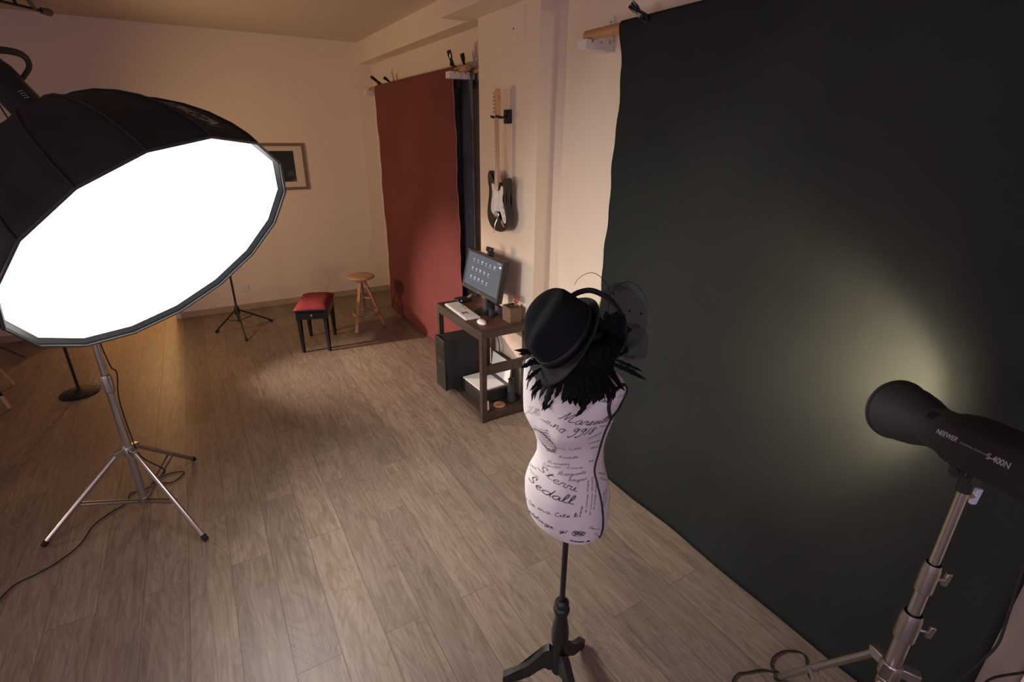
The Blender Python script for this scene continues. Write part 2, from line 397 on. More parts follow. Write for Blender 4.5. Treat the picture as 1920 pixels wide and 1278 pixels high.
# large dark backdrop
BX, RR = 1.985, .028
ZT = 2.585
t = thing('dark_backdrop', (BX, 1.2, ZT), 'large charcoal cloth backdrop hanging from a wooden rod to the floor', 'backdrop')
def fb(u, f): return .006*f*sin(9*u+2*f)+.004*sin(21*u+1)*f
def eb(u, f):
    k = 1-u if u < .5 else 0
    e = .0
    if u > .9: e = ((u-.9)/.1)*(-.05*min(1, f*14) + .05*f*1.2 + .006*sin(f*31)+.004*sin(f*77))
    return e
cl = cloth('cloth', M['backdrop'], t, BX, .20, 2.245, ZT, .004, RR, fb, edge=eb)
# rods
def rod(label, x, y0, y1, z, r):
    return mk('backdrop_rod', tube(B(), [(x, y0, z), (x, y1, z)], r, 16), M['rodwood'], origin=(x, y1, z), label=label, cat='rod')
rod('long orange-brown wooden rod carrying the charcoal backdrop', BX, .14, 2.535, ZT-RR-.001, RR-.002)
def bracket(y, x0, z, n, label, w=.075, h=.048, plate=True):
    t = thing('rod_bracket', (XW, y, z), label, 'bracket')
    bm = B(); L_ = XW-x0; g = .016; k0 = x0; bb(bm, (x0, y-w/2, z-h), (XW, y+w/2, z-.014))
    cuts = [XW-.040-i*(L_-.085)/max(1, n-1) for i in range(n)][::-1]
    for c in cuts: bb(bm, (k0, y-w/2, z-.014), (c-g/2, y+w/2, z)); k0 = c+g/2
    bb(bm, (k0, y-w/2, z-.014), (XW, y+w/2, z))
    mk('arm', bm, M['whitew'], t, False)
    if plate:
        mk('wall_plate', bb(B(), (XW-.010, y-.022, z-.02), (XW, y+.022, z+.125)), M['whitew'], t, False, bevel=.002)
        for dz in (.05, .10): mk('screw', lathe(B(), [(0, -.003), (.005, -.003), (.005, 0)], (XW-.010, y, z+dz), (1, 0, 0), 10), M['steeld'], t)
    return t
bracket(2.510, 1.935, ZT-2*RR+.004, 3, 'white notched wooden bracket left of the charcoal backdrop')
# spring clamps
def clamp(x, y, z, ax, label, group, sc=1.):
    """ax = direction the handles point to"""
    t = thing('spring_clamp', (x, y, z), label, 'clamp', group)
    zz = V(ax).normalized(); xx_ = V((0, 1, 0)); xx_ = (xx_-zz*xx_.dot(zz)).normalized(); yy_ = zz.cross(xx_)
    def P(a, b, c): return V((x, y, z)) + (xx_*a+yy_*b+zz*c)*sc
    for s in (-1, 1):
        bm = B(); tube(bm, [P(s*.012, 0, -.038), P(s*.026, 0, -.012), P(s*.010, 0, .022), P(-s*.016, 0, .070), P(-s*.020, 0, .105)], [.006*sc, .009*sc, .011*sc, .010*sc, .008*sc], 8, flat=(1, 1.4)); mk('jaw_arm', bm, M['blackg'], t)
        mk('jaw_pad', box(B(), P(s*.010, 0, -.040), (.010*sc, .014*sc, .012*sc)), M['blackm'], t, bevel=.002)
    mk('spring', tube(B(), [P(0, -.016, .028), P(0, .016, .028)], .009*sc, 10), M['chrome'], t)
clamp(BX-.045, 2.06, ZT-.018, (-.62, .42, .60), 'black spring clamp on the left top corner of the charcoal backdrop', 'backdrop clamps', .8)

# red backdrop + blue-grey one behind it, in the recess
RX, RZ = 1.955, 2.555
t = thing('red_backdrop', (RX, 5., RZ), 'dark red cloth backdrop hanging in the wall recess', 'backdrop')
def fr_(u, f): return .012*f*sin(6*u+1)+.006*f*sin(17*u+3*f) - .05*max(0, f-.82)/.18*.5
def er(u, f): 
    if u < .1: return (1-u/.1)*(.010*sin(f*23)+.006*sin(f*61)-.035*f)
    if u > .88: return ((u-.88)/.12)*(.014*sin(f*17)+.009*sin(f*49)+.02*f)
    return 0
RY0, RY1 = 4.13, 6.18
cloth('cloth', M['red'], t, RX, RY0, RY1, RZ, .006, .026, fr_, edge=er)
bm = B(); hem = []
for k in range(61):
    f = k/60; z = RZ-.05-(RZ-.056)*f; hem.append((RX-.030+fr_(0, f), RY0+er(0, f)-.003, z))
tube(bm, hem, .004, 6); mk('hem', bm, M['redhem'], t, label='frayed lighter near edge')
t = thing('blue_grey_backdrop', (2.06, 5., 2.545), 'blue-grey cloth backdrop hanging behind the red one', 'backdrop')
def fg(u, f): return .018*sin(60*u)*min(1, f*6)
cloth('cloth', M['blue'], t, 2.062, 4.02, 6.1, 2.54, .01, .02, fg, nx=160)
rod('wooden rod carrying the red backdrop', RX, 3.93, 6.42, RZ-.028, .024)
rod('wooden rod carrying the blue-grey backdrop', 2.062, 3.86, 6.42, 2.54-.022, .018)
bracket(4.10, 1.865, 2.512, 3, 'white notched wooden bracket at the near end of the red backdrop', plate=False)
bracket(6.36, 1.865, 2.512, 3, 'white notched wooden bracket at the far end of the red backdrop, in the corner', plate=False)
clamp(RX, 4.20, RZ+.016, (-.25, .1, 1), 'black spring clamp at the near end of the red backdrop rod', 'backdrop clamps')
clamp(2.062, 4.20, 2.556, (-.15, .1, 1), 'black spring clamp at the near end of the blue-grey backdrop rod', 'backdrop clamps')
clamp(RX, 6.10, RZ+.016, (-.8, .1, .6), 'black spring clamp at the far top corner of the red backdrop', 'backdrop clamps')
clamp(2.062, 6.0, 2.556, (-.7, .1, .6), 'black spring clamp at the far end of the blue-grey backdrop rod', 'backdrop clamps')

# ------------------------------------------------------------------ light stands
def light_stand(px, py, ztop, feet, hubz, label, tubes, knobdir):
    t = thing('light_stand', (px, py, 0), label, 'light stand')
    zprev = .035
    for i, (z1, r, zc) in enumerate(tubes):
        mk('tube_section', tube(B(), [(px, py, zprev), (px, py, z1)], r, 20), M['steel'], t)
        if i < len(tubes)-1:
            mk('collar', lathe(B(), [(r, z1-.10), (r*1.28, z1-.095), (r*1.30, z1-.02), (r*1.1, z1)], (px, py, 0), seg=24), M['steeld'], t)
            kd = V((cos(knobdir+i*.3), sin(knobdir+i*.3), 0)); q = V((px, py, z1-.055))
            bm = B(); tube(bm, [q+kd*r, q+kd*(r+.03)], .006, 8); bar(bm, q+kd*(r+.03)+V((0, 0, -.02)), q+kd*(r+.035)+V((0, 0, .022)), .010, .014, kd); mk('locking_knob', bm, M['steeld'], t, bevel=.003)
        zprev = z1-.05
    r0 = tubes[0][1]
    mk('hub', lathe(B(), [(r0, hubz-.035), (r0*1.4, hubz-.03), (r0*1.4, hubz+.01), (r0*1.15, hubz+.02), (r0, hubz+.02)], (px, py, 0), seg=24), M['steeld'], t)
    mk('lower_collar', lathe(B(), [(r0, .03), (r0*1.35, .035), (r0*1.35, .075), (r0, .08)], (px, py, 0), seg=24), M['steeld'], t)
    for fx, fy in feet:
        d = V((fx-px, fy-py, 0)); L_ = d.length; d.normalize(); c = V((px, py, 0)); sd = V((-d.y, d.x, 0))
        top = c + d*(r0+.035)+V((0, 0, hubz-.01)); foot = V((fx, fy, .012))
        bm = B(); tube(bm, [top, foot], .0125, 14); lg = mk('leg', bm, M['steel'], t)
        mk('foot_cap', tube(B(), [foot+(top-foot).normalized()*.03, foot], .0145, 12), M['rubber'], lg)
        bm = B(); bar(bm, c+d*r0+V((0, 0, hubz)), top+d*.012, .03, .034); mk('leg_bracket', bm, M['steeld'], t, bevel=.003)
        m_ = top+(foot-top)*.56; bm = B()
        for s in (-1, 1): bar(bm, c+d*(r0*1.2)+sd*(.013*s)+V((0, 0, .056)), m_+sd*(.016*s), .004, .014)
        mk('brace', bm, M['steeld'], t)
    return t
SBX, SBY = -.578, 3.19
f1, f2, f3 = onz(82, 1026), onz(388, 1014), onz(365, 863)
light_stand(SBX, SBY, 2.15, [f1[:2], f2[:2], f3[:2]], .40, 'silver tripod light stand under the large white softbox',
            [(.86, .0195, 0), (1.55, .0165, 0), (2.13, .0135, 0)], 2.6)
STX, STY = 1.517, .317
g1 = onz(1455, 1273); ra = V((g1.x-STX, g1.y-STY)); rl = ra.length; aa = atan2(ra.y, ra.x)
light_stand(STX, STY, 1.22, [(STX+rl*cos(aa+k*2*pi/3), STY+rl*sin(aa+k*2*pi/3)) for k in range(3)], .60,
            'silver tripod light stand in front of the charcoal backdrop', [(.82, .021, 0), (1.00, .0165, 0), (1.235, .0125, 0)], -.9)

# ------------------------------------------------------------------ softbox
SC_ = V((-.141, 2.62, 1.587)); az, el = radians(-50), radians(-42)
SN = V((cos(el)*cos(az), cos(el)*sin(az), sin(el))); SA = SN.cross(V((0, 0, 1))).normalized(); SBv = SN.cross(SA)
t = thing('octagonal_softbox', SC_-SN*.76, 'huge round black softbox with glowing white diffuser, on the left', 'softbox')
NR = 16; RB = .605
def sbp(i, r, d, s=0.):
    """point on the shell: rib index i (fraction allowed), radius r, depth d behind the rim"""
    a = 2*pi*i/NR + SROT
    return SC_ - SN*d + SA*(r*cos(a)) + SBv*(r*sin(a))
SROT = .06
prof = [(1.0, 0.), (.995, .05), (.965, .13), (.905, .23), (.82, .33), (.71, .43), (.575, .53), (.42, .62), (.27, .69), (.15, .735)]
bm = B(); sub = 4; rings = []
for j, (rr, d) in enumerate(prof):
    ring = []
    for i in range(NR*sub):
        k = (i % sub)/sub; sag = 1 - (1-cos(pi/NR))*sin(pi*k)*(1. + 1.1*sin(pi*j/(len(prof)-1)))   # straight between ribs, slightly drawn in
        ring.append(bm.verts.new(sbp(i/sub, RB*rr*sag, d)))
    rings.append(ring)
for a, b in zip(rings, rings[1:]):
    for k in range(len(a)): bm.faces.new((a[k], a[(k+1) % len(a)], b[(k+1) % len(a)], b[k]))
mk('shell', bm, M['nylon'], t, thick=.004)
for i in range(NR):
    bm = B(); tube(bm, [sbp(i, RB*rr+.004, d) for rr, d in prof], .0045, 6); mk('rib_seam', bm, M['blackm'], t)
bm = B(); rim = [sbp(i/2, RB*(1 if i % 2 == 0 else cos(pi/NR)), .0) for i in range(2*NR)]; rim.append(rim[0]); tube(bm, rim, .006, 6, caps=False); mk('rim_binding', bm, M['nylon_trim'], t)
def disc(r, d, bulge=0):
    bm = B(); rs = []
    for j in range(1, 9):
        f = j/8; rs.append([bm.verts.new(sbp(i/2, r*f*(1 if i % 2 == 0 else cos(pi/NR)), d-bulge*(1-f*f))) for i in range(2*NR)])
    c = bm.verts.new(sbp(0, 0, d-bulge))
    for k in range(2*NR): bm.faces.new((c, rs[0][k], rs[0][(k+1) % (2*NR)]))
    for a, b in zip(rs, rs[1:]):
        for k in range(2*NR): bm.faces.new((a[k], b[k], b[(k+1) % (2*NR)], a[(k+1) % (2*NR)]))
    return bm
mk('diffuser', disc(.585, .030, .012), M['diff'], t, label='glowing white front diffuser')
bm = B(); a = [bm.verts.new(sbp(i/2, RB*.993*(1 if i % 2 == 0 else cos(pi/NR)), .012)) for i in range(2*NR)]; b = [bm.verts.new(sbp(i/2, .586*(1 if i % 2 == 0 else cos(pi/NR)), .031)) for i in range(2*NR)]
for k in range(2*NR): bm.faces.new((a[k], a[(k+1) % (2*NR)], b[(k+1) % (2*NR)], b[k]))
mk('front_lip', bm, M['nylon_trim'], t)
mk('speed_ring', lathe(B(), [(.075, -.02), (.098, -.02), (.098, .03), (.075, .03)], SC_-SN*.745, SN, 32, cap=False), M['black'], t)
# logo on an upper panel: find the panel whose middle projects near the logo in the photo
def sprof(d):
    for (r0, d0), (r1, d1) in zip(prof, prof[1:]):
        if d0 <= d <= d1: return RB*(r0+(r1-r0)*(d-d0)/(d1-d0))
    return RB*.15
best = None
for i in range(NR):
    for dd in (.12, .2, .28):
        q = sbp(i+.5, sprof(dd)*cos(pi/NR), dd); u_, v_, _k = proj(q); s_ = abs(u_-358)+abs(v_-222)
        rad = (q-(SC_-SN*dd)).normalized()
        if rad.dot(CP-q) > 0 or True:
            if best is None or s_ < best[0]: best = (s_, i, dd)
_, li, ld = best
LOGO = (li, ld)
def shell_pt(i, d, out=.006):
    r = sprof(d); k = i % 1; sag = 1-(1-cos(pi/NR))*sin(pi*k)*2.0
    return sbp(i, r*sag+out, d)
bmt = text_bm('NEEWER', 1., (0, 0, 0), (1, 0, 0), (0, 1, 0), .02, .25)
xs = [v.co.x for v in bmt.verts]; wx = max(xs)
Lw, Lh = .30, .085
LFLIP = True
for v in bmt.verts:
    u = v.co.x/wx; w_ = v.co.y/.7
    d = .085 + u*Lw*.8; r = sprof(d)
    ang = (w_-.5)*Lh/r
    d2 = .085 + (1-u)*0 + u*Lw*.8
    i = li+.5 + (ang*NR/(2*pi))
    v.co = shell_pt(i, d2)
mk('lettering', bmt, M['print'], t, smooth=False, recalc=False, label='grey lettering on the shell')

# flash head behind the softbox
def flash_head(org, ax, name, label, length, rad, up, mats):
    t = thing(name, org, label, 'studio flash')
    return t
hd = SC_-SN*.765
t = thing('studio_flash', hd, 'black studio flash head with a loop handle behind the softbox', 'studio flash')
mk('body', lathe(B(), [(.055, .01), (.062, -.0), (.066, -.03), (.066, -.26), (.062, -.30), (.0, -.302)], hd, SN, 32), M['black'], t)
xx, yy, _ = frame_of(SN)
mk('rear_band', lathe(B(), [(.066, -.19), (.0695, -.195), (.0695, -.255), (.066, -.262)], hd, SN, 32, cap=False), M['blackm'], t)
e1 = SA; e2 = -SBv if (-SBv).z > 0 else SBv
h0 = hd-SN*.215; bm = B()
hp_ = [h0-e1*.07+e2*.02, h0-e1*.085+e2*.09, h0-e1*.05+e2*.135-SN*.01, h0+e1*.05+e2*.135-SN*.01, h0+e1*.085+e2*.09, h0+e1*.07+e2*.02]
tube(bm, spline(hp_, 5), .009, 8, flat=(1.5, .8)); mk('handle', bm, M['black'], t)
bm = B()
for i in range(4):
    for j in range(3):
        q = hd-SN*(.05+.012*i)+e2*.0; a = .25+j*.10; dirn = (e2*cos(a)+e1*sin(a)); box(bm, q+dirn*.0665, (.003, .003, .003))
mk('indicator_dots', bm, M['print'], t)
bm = B(); hb = V((SBX, SBY, 2.15)); tube(bm, [hb+V((0, 0, -.04)), hb+V((0, 0, .02)), hd-SN*.20], .014, 10); mk('mount_bracket', bm, M['black'], t)
# cable along the stand and over the floor
pts = [hd-SN*.28, V((SBX+.03, SBY-.03, 2.0)), V((SBX+.05, SBY-.05, 1.5))]
pts = [hd-SN*.29, hd-SN*.33+V((0, 0, -.12)), V((SBX-.02, SBY+.05, 1.9)), V((SBX+.015, SBY-.02, 1.5)), V((SBX+.02, SBY-.025, 1.15)), V((SBX+.035, SBY-.02, .92)), V((SBX+.05, SBY, .86)), V((SBX+.03, SBY-.02, .72)), V((SBX+.03, SBY-.01, .5)), V((SBX+.04, SBY+.03, .32)), V((SBX+.12, SBY+.1, .15))]
fl = [(290, 900), (312, 905), (330, 900), (345, 884), (310, 890), (275, 915), (245, 925), (238, 942), (205, 962), (175, 985), (150, 1020), (110, 1052), (70, 1075), (25, 1098), (-15, 1140), (-60, 1200)]
pts += [onz(x, y, .006) for x, y in fl]
mk('power_cable', tube(B(), spline(pts, 6), .0035, 6), M['rubber'], origin=onz(150, 1020, .006), label='black power cable running down the left light stand onto the floor', cat='cable')

# ------------------------------------------------------------------ strobe on the right
S0 = V((STX, STY, 1.362))
rr_ = ray(1668, 765).normalized(); ee = Rv*(-237)+Uv*(110); ee = (ee-rr_*ee.dot(rr_)).normalized()
TH = radians(37); SL = (cos(TH)*rr_+sin(TH)*ee).normalized()
t = thing('studio_flash', S0, 'black studio flash with a round reflector aimed at the charcoal backdrop', 'studio flash')
sx = (V((0, 0, 1))-SL*SL.z).normalized(); sy = SL.cross(sx)
fl0 = .095
bm = B(); lathe(bm, [(.0, -.30), (.060, -.30), (.067, -.285), (.070, -.20), (.070, .035), (.067, .060), (.058, .078), (.055, .150), (.0, .150)], S0, SL, 40); mk('body', bm, M['blackm'], t)
bm = B()
for k in range(9):
    a = -.55+k*.16; o_ = sx*cos(a)-sy*sin(a); bar(bm, S0+SL*(-.22)+o_*.0697, S0+SL*.03+o_*.0705, .0035, .004, o_)
mk('cooling_ribs', bm, M['blackm'], t)
bm = B()
for k in range(5):
    a = .55+k*.10; o_ = sx*cos(a)-sy*sin(a); bar(bm, S0+SL*.10+o_*.0555, S0+SL*.128+o_*.0555, .004, .003, o_)
mk('vent_slots', bm, M['blackg'], t)
MR = .087; MS = .300
bm = B(); outer = [(.053, .135), (.057, .142), (.062, .165), (.073, .200), (.081, .240), (.085, .290), (MR+.003, .292), (MR+.003, MS), (MR-.004, MS)]
inner = [(.078, .24), (.069, .200), (.057, .168), (.045, .155), (.0, .153)]
lathe(bm, outer+[(.0825, .290)], S0, SL, 48, cap=False); rf = mk('reflector', bm, M['blackm'], t)
mk('reflector_lining', lathe(B(), [(.083, .291)]+inner, S0, SL, 48, cap=False), M['refl'], rf)
mk('bulb', lathe(B(), [(.0, .198), (.010, .195), (.016, .185), (.016, .170), (.008, .154)], S0, SL, 16), M['bulb'], t)
LPOS = S0+SL*.218
# lettering on the flash body, facing the camera
side = (CP-S0); side = (side-SL*side.dot(SL)).normalized(); upv = SL.cross(side); upv = upv if upv.z > 0 else -upv
rt = -SL
def wrap_text(s, size, along, around, bold=.0, shear=0.):
    b_ = text_bm(s, size, (0, 0, 0), (1, 0, 0), (0, 1, 0), bold, shear)
    for v in b_.verts:
        a = (around+v.co.y)/.070; v.co = S0 + rt*(along+v.co.x) + (side*cos(a)+upv*sin(a))*.0706
    return b_
bm = wrap_text('NEEWER', .0165, -.055, -.012, .0004, .2)
merge(bm, wrap_text('PROFESSIONAL STUDIO FLASH', .0055, .02, -.0105)); merge(bm, wrap_text('S-400N', .019, .095, -.016, .0005))
mk('lettering', bm, M['print'], t, smooth=False, recalc=False, label='grey lettering on the flash body')
# mount
bm = B(); q = V((STX, STY, 1.235)); tube(bm, [q, q+V((0, 0, .045))], [.017, .017], 14); bar(bm, q+V((0, 0, .03)), S0-SL*.0-sx*.062, .030, .030, SL)
mk('mount_bracket', bm, M['black'], t, bevel=.002)
mk('tilt_bolt', lathe(B(), [(.0, .010), (.006, .008), (.008, 0), (.008, -.02)], q+V((0, 0, .045))+side*.018, side, 14), M['chrome'], t)
bm = B(); q2 = q+V((0, 0, .055))-Rv*.014+side*.01; lathe(bm, [(.0, .01), (.014, .01), (.014, -.01), (0, -.01)], q2-Rv*.012, Rv, 14); mk('tilt_knob', bm, M['blackm'], t)
bm = B(); k0 = V((STX, STY, 1.215)); kd = (Rv+side*.25).normalized(); tube(bm, [k0, k0+kd*.034], .006, 8); mk('knob_stem', bm, M['steeld'], t)
bm = B(); bar(bm, k0+kd*.036-V((0, 0, .024)), k0+kd*.040+V((0, 0, .022)), .011, .016, kd); mk('locking_knob', bm, M['lilac'], t, bevel=.003, label='pale locking knob with bluish light painted into its colour')
bm = B(); h1 = S0-SL*.13-sx*.055; tube(bm, spline([h1, h1-sx*.03-SL*.015, h1-sx*.075-SL*.03, h1-sx*.10-SL*.035], 5), .0085, 8); mk('grip', bm, M['blackm'], t)
pts = [S0-SL*.29, S0-SL*.33-sx*.05, S0-SL*.26-sx*.35, V((1.75, .16, .55)), V((1.80, .15, .25)), V((1.72, .12, .006)), V((1.45, .05, .006)), V((1.35, .2, .006)), V((1.45, .42, .006))]
pts = pts[:5]+[V((1.78, .30, .05)), onz(1700, 1330, .006), onz(1560, 1300, .006), onz(1519, 1272, .006), onz(1510, 1232, .006), onz(1497, 1221, .006), onz(1470, 1220, .006), onz(1450, 1232, .006), onz(1446, 1250, .006), onz(1460, 1260, .006), onz(1430, 1255, .006), onz(1400, 1260, .006), onz(1385, 1262, .006), onz(1374, 1275, .006), onz(1370, 1300, .006)]
mk('power_cable', tube(B(), spline(pts, 8), .0034, 6), M['rubber'], origin=onz(1450, 1232, .006), label='black power cable looping on the floor by the right light stand', cat='cable')
pts = [onx(1935, 1020, 1.93), onx(1912, 1085, 1.93), onx(1888, 1160, 1.93), onx(1872, 1205, 1.93), onx(1845, 1235, 1.93), onx(1800, 1275, 1.93), onx(1760, 1310, 1.93)]
mk('hanging_cable', tube(B(), spline(pts, 6), .004, 6), M['rubber'], origin=onx(1888, 1160, 1.93), label='black cable hanging down over the near edge of the charcoal backdrop', cat='cable')

# ------------------------------------------------------------------ mannequin
MB_ = onz(1046, 1252, .1); MX, MY = MB_.x, MB_.y
FR = radians(194)      # front direction of the torso
fd = V((cos(FR), sin(FR), 0)); ld_ = V((-sin(FR), cos(FR), 0))       # forward, its own left
if ld_.y > 0: ld_ = -ld_
t = thing('dress_form', (MX, MY, 0), 'dress form in white fabric printed with black handwriting, on a black stand', 'mannequin')
#      z    lateral front back  shift
RG0 = [(.742, .100, .078, .078, .0), (.745, .128, .100, .100, .0), (.765, .136, .110, .108, 0), (.80, .141, .120, .114, .003), (.86, .144, .126, .116, .008), (.92, .143, .124, .114, .012), (.965, .134, .113, .104, .010),
       (1.00, .121, .101, .092, .006), (1.035, .111, .095, .085, .004), (1.09, .108, .097, .083, .006), (1.14, .116, .110, .084, .010), (1.18, .127, .126, .088, .014), (1.22, .139, .139, .094, .018),
       (1.26, .148, .130, .098, .020), (1.30, .160, .116, .098, .020), (1.335, .173, .096, .092, .018), (1.36, .178, .080, .080, .014), (1.378, .164, .066, .070, .010), (1.392, .130, .058, .064, .004), (1.405, .094, .054, .060, .0), (1.42, .070, .052, .058, -.004), (1.45, .058, .050, .054, -.004), (1.50, .054, .048, .050, -.004)]
def zm(z): return .835+(z-.742)*.906
RG = [(zm(r[0]),)+r[1:] for r in RG0]
def ringat(z):
    if z <= RG[0][0]: return RG[0][1:]
    for a, b in zip(RG, RG[1:]):
        if a[0] <= z <= b[0]:
            k = (z-a[0])/(b[0]-a[0]); return [p+(q-p)*k for p, q in zip(a[1:], b[1:])]
    return RG[-1][1:]
def tpt(th, z, out=0.):
    """torso surface; th from the front towards its left side"""
    a, bf, bk, sh = ringat(z)
    c, s = cos(th), sin(th); e = 2/2.25
    f = (abs(c)**e)*(1 if c > 0 else -1)*(bf if c > 0 else bk); l = (abs(s)**e)*(1 if s > 0 else -1)*a
    # breasts
    for sg in (-1, 1):
        g = math.exp(-((z-zm(1.215))/.050)**2 - ((th*sg-.62)/.42)**2); f += .030*g; l += sg*.010*g
    n = V((0, 0, 0)) + fd*(c/max(bf, .01)) + ld_*(s/max(a, .01)); n.normalize()
    return V((MX, MY, 0)) + fd*(f+sh) + ld_*l + V((0, 0, z)) + n*out
zs = []
for a, b in zip(RG, RG[1:]):
    for k in range(3): zs.append(a[0]+(b[0]-a[0])*k/3)
zs.append(RG[-1][0])
NT = 72; bm = B(); rings = [[bm.verts.new(tpt(2*pi*k/NT, z)) for k in range(NT)] for z in zs]
for a, b in zip(rings, rings[1:]):
    for k in range(NT): bm.faces.new((a[k], a[(k+1) % NT], b[(k+1) % NT], b[k]))
bm.faces.new(rings[0][::-1]); bm.faces.new(rings[-1])
bmesh.ops.recalc_face_normals(bm, faces=bm.faces)
bmesh.ops.smooth_vert(bm, verts=[v for v in bm.verts if .86 < v.co.z < 1.43], factor=.5, use_axis_x=True, use_axis_y=True, use_axis_z=True)
# ---- printed handwriting as thin ribbons on the fabric
GL = {
 'a': (1.1, [[(.85, .8), (.5, 1), (.1, .6), (.2, .1), (.55, .1), (.85, .8), (.8, .2), (1.1, .1)]]), 'b': (1., [[(0, .2), (.4, 1.4), (.45, 2), (.25, 1.9), (.2, .4), (.4, 0), (.8, .3), (.6, .9), (.3, .6)]]),
 'c': (.9, [[(.75, .8), (.45, 1), (.1, .6), (.25, .05), (.9, .25)]]), 'd': (1.1, [[(.8, .8), (.5, 1), (.1, .6), (.2, .1), (.6, .1), (.95, 1.2), (1.1, 2), (.85, .4), (1.1, .1)]]),
 'e': (.85, [[(.05, .4), (.6, .6), (.55, 1), (.25, .8), (.15, .3), (.4, 0), (.85, .25)]]), 'g': (1., [[(.8, .8), (.45, 1), (.1, .6), (.4, .1), (.8, .8), (.75, -.6), (.3, -1), (.2, -.6), (1., .2)]]),
 'h': (1.1, [[(0, .1), (.4, 1.5), (.4, 2), (.15, 1.5), (.1, 0), (.35, .9), (.7, .9), (.7, .2), (1.1, .15)]]), 'i': (.6, [[(0, .2), (.25, 1), (.2, .2), (.6, .15)], [(.35, 1.5), (.4, 1.6)]]),
 'l': (.7, [[(0, .2), (.45, 1.4), (.5, 2.1), (.25, 1.8), (.15, .3), (.7, .15)]]), 'm': (1.6, [[(0, .8), (.15, .9), (.1, 0), (.35, .9), (.6, .9), (.6, 0), (.85, .9), (1.1, .9), (1.1, .2), (1.6, .15)]]),
 'n': (1.1, [[(0, .8), (.15, .9), (.1, 0), (.4, .9), (.7, .9), (.7, .2), (1.1, .15)]]), 'o': (1., [[(.5, 1), (.1, .6), (.2, .1), (.6, .1), (.7, .7), (.45, 1), (1., .8)]]),
 'p': (1., [[(.1, .9), (.2, 1), (.0, -1), (.2, .6), (.6, 1), (.7, .4), (.3, .1), (1., .2)]]), 'r': (.8, [[(0, .1), (.2, 1), (.3, .9), (.6, .95), (.5, .3), (.8, .15)]]),
 's': (.8, [[(0, .1), (.45, 1.05), (.5, .5), (.4, .05), (.1, .1), (.8, .2)]]), 't': (.7, [[(0, .2), (.4, 1.8), (.2, .3), (.7, .15)], [(.05, 1.2), (.65, 1.3)]]),
 'u': (1.1, [[(0, .8), (.15, .95), (.1, .3), (.35, 0), (.7, .9), (.7, .2), (1.1, .15)]]), 'y': (1., [[(0, .9), (.15, .3), (.4, .1), (.7, .9), (.6, -.6), (.2, -1), (.2, -.6), (1., .2)]]),
 'v': (.9, [[(0, .9), (.2, 0), (.7, .95), (.9, .8)]]),
 'M': (2.1, [[(-.2, -.2), (.1, .2), (.55, 2), (.6, .1), (1.2, 2), (1.3, 1.2), (1.25, .1), (2., .3)]]), 'S': (1.3, [[(-.2, .2), (.4, .1), (.9, .6), (.4, 1.2), (.6, 1.9), (1., 1.9), (.95, 1.5)]]),
 'J': (1.1, [[(.2, 1.6), (.5, 2), (1., 1.9), (.6, .2), (.3, -.7), (0, -.5), (1.1, .3)]]), 'L': (1.2, [[(.7, 1.8), (.5, 2.1), (.3, 1.3), (.2, .1), (0, .2), (.6, 0), (1.2, .2)]]),
 'D': (1.3, [[(.3, 1.8), (.2, .1), (.7, 0), (1.1, .8), (.8, 1.8), (.1, 2)]]), 'C': (1.2, [[(.9, 1.6), (.7, 2), (.2, 1.2), (.2, .3), (.6, 0), (1.1, .4)]]),
 '9': (1.1, [[(.8, 1.6), (.4, 1.9), (.15, 1.4), (.5, 1.1), (.85, 1.8), (.7, .3), (.2, -.4), (0, -.1)]]), '1': (.6, [[(.4, 1.9), (.15, 0)]]), '8': (1.1, [[(.8, 1.7), (.4, 1.9), (.3, 1.3), (.7, .7), (.5, .1), (.15, .3), (.5, 1.1), (.9, 1.5)]]),
 'N': (1.5, [[(0, 0), (.3, 1.9), (.8, .1), (1.2, 2), (1.4, 1.8)]]), '.': (.5, [[(.1, 0), (.2, .08)]]), ' ': (.8, []), '/': (.6, [[(0, -.3), (.5, 1.8)]]),
}
# pixel -> surface parameter of the visible side
GRID = []
for i in range(-60, 151, 3):
    for j in range(0, 130):
        z = .838+.60*j/129; th = radians(i); p = tpt(th, z); q = tpt(th, z, .01)
        if (q-p).dot(CP-p) > 0: u, v, k = proj(p); GRID.append((u, v, th, z))
def p2t(x, y):
    g = sorted(GRID, key=lambda g: (g[0]-x)**2+(g[1]-y)**2)[:4]; ws = [1/(.3+(a[0]-x)**2+(a[1]-y)**2) for a in g]; s = sum(ws)
    return sum(a[2]*w for a, w in zip(g, ws))/s, sum(a[3]*w for a, w in zip(g, ws))/s
def ribbon(bm, pts, w, mi, out=.0012):
    """pts in (th, z); constant width strip lying on the torso"""
    P3 = [tpt(a, z, out) for a, z in pts]; prev = None
    for i, p in enumerate(P3):
        a = P3[min(i+1, len(P3)-1)]-P3[max(i-1, 0)]
        if a.length < 1e-6: continue
        n = (tpt(pts[i][0], pts[i][1], out+.01)-p).normalized(); s = n.cross(a.normalized())*(w*.5*(.75+.5*abs(s_ := a.normalized().z)))
        cur = (bm.verts.new(p+s), bm.verts.new(p-s))
        if prev:
            f = bm.faces.new((prev[0], cur[0], cur[1], prev[1])); f.material_index = mi
            if f.normal.dot(n) < 0: pass
        prev = cur
def arc_scale(z):
    a, bf, bk, sh = ringat(z); return (a+bf)*.5
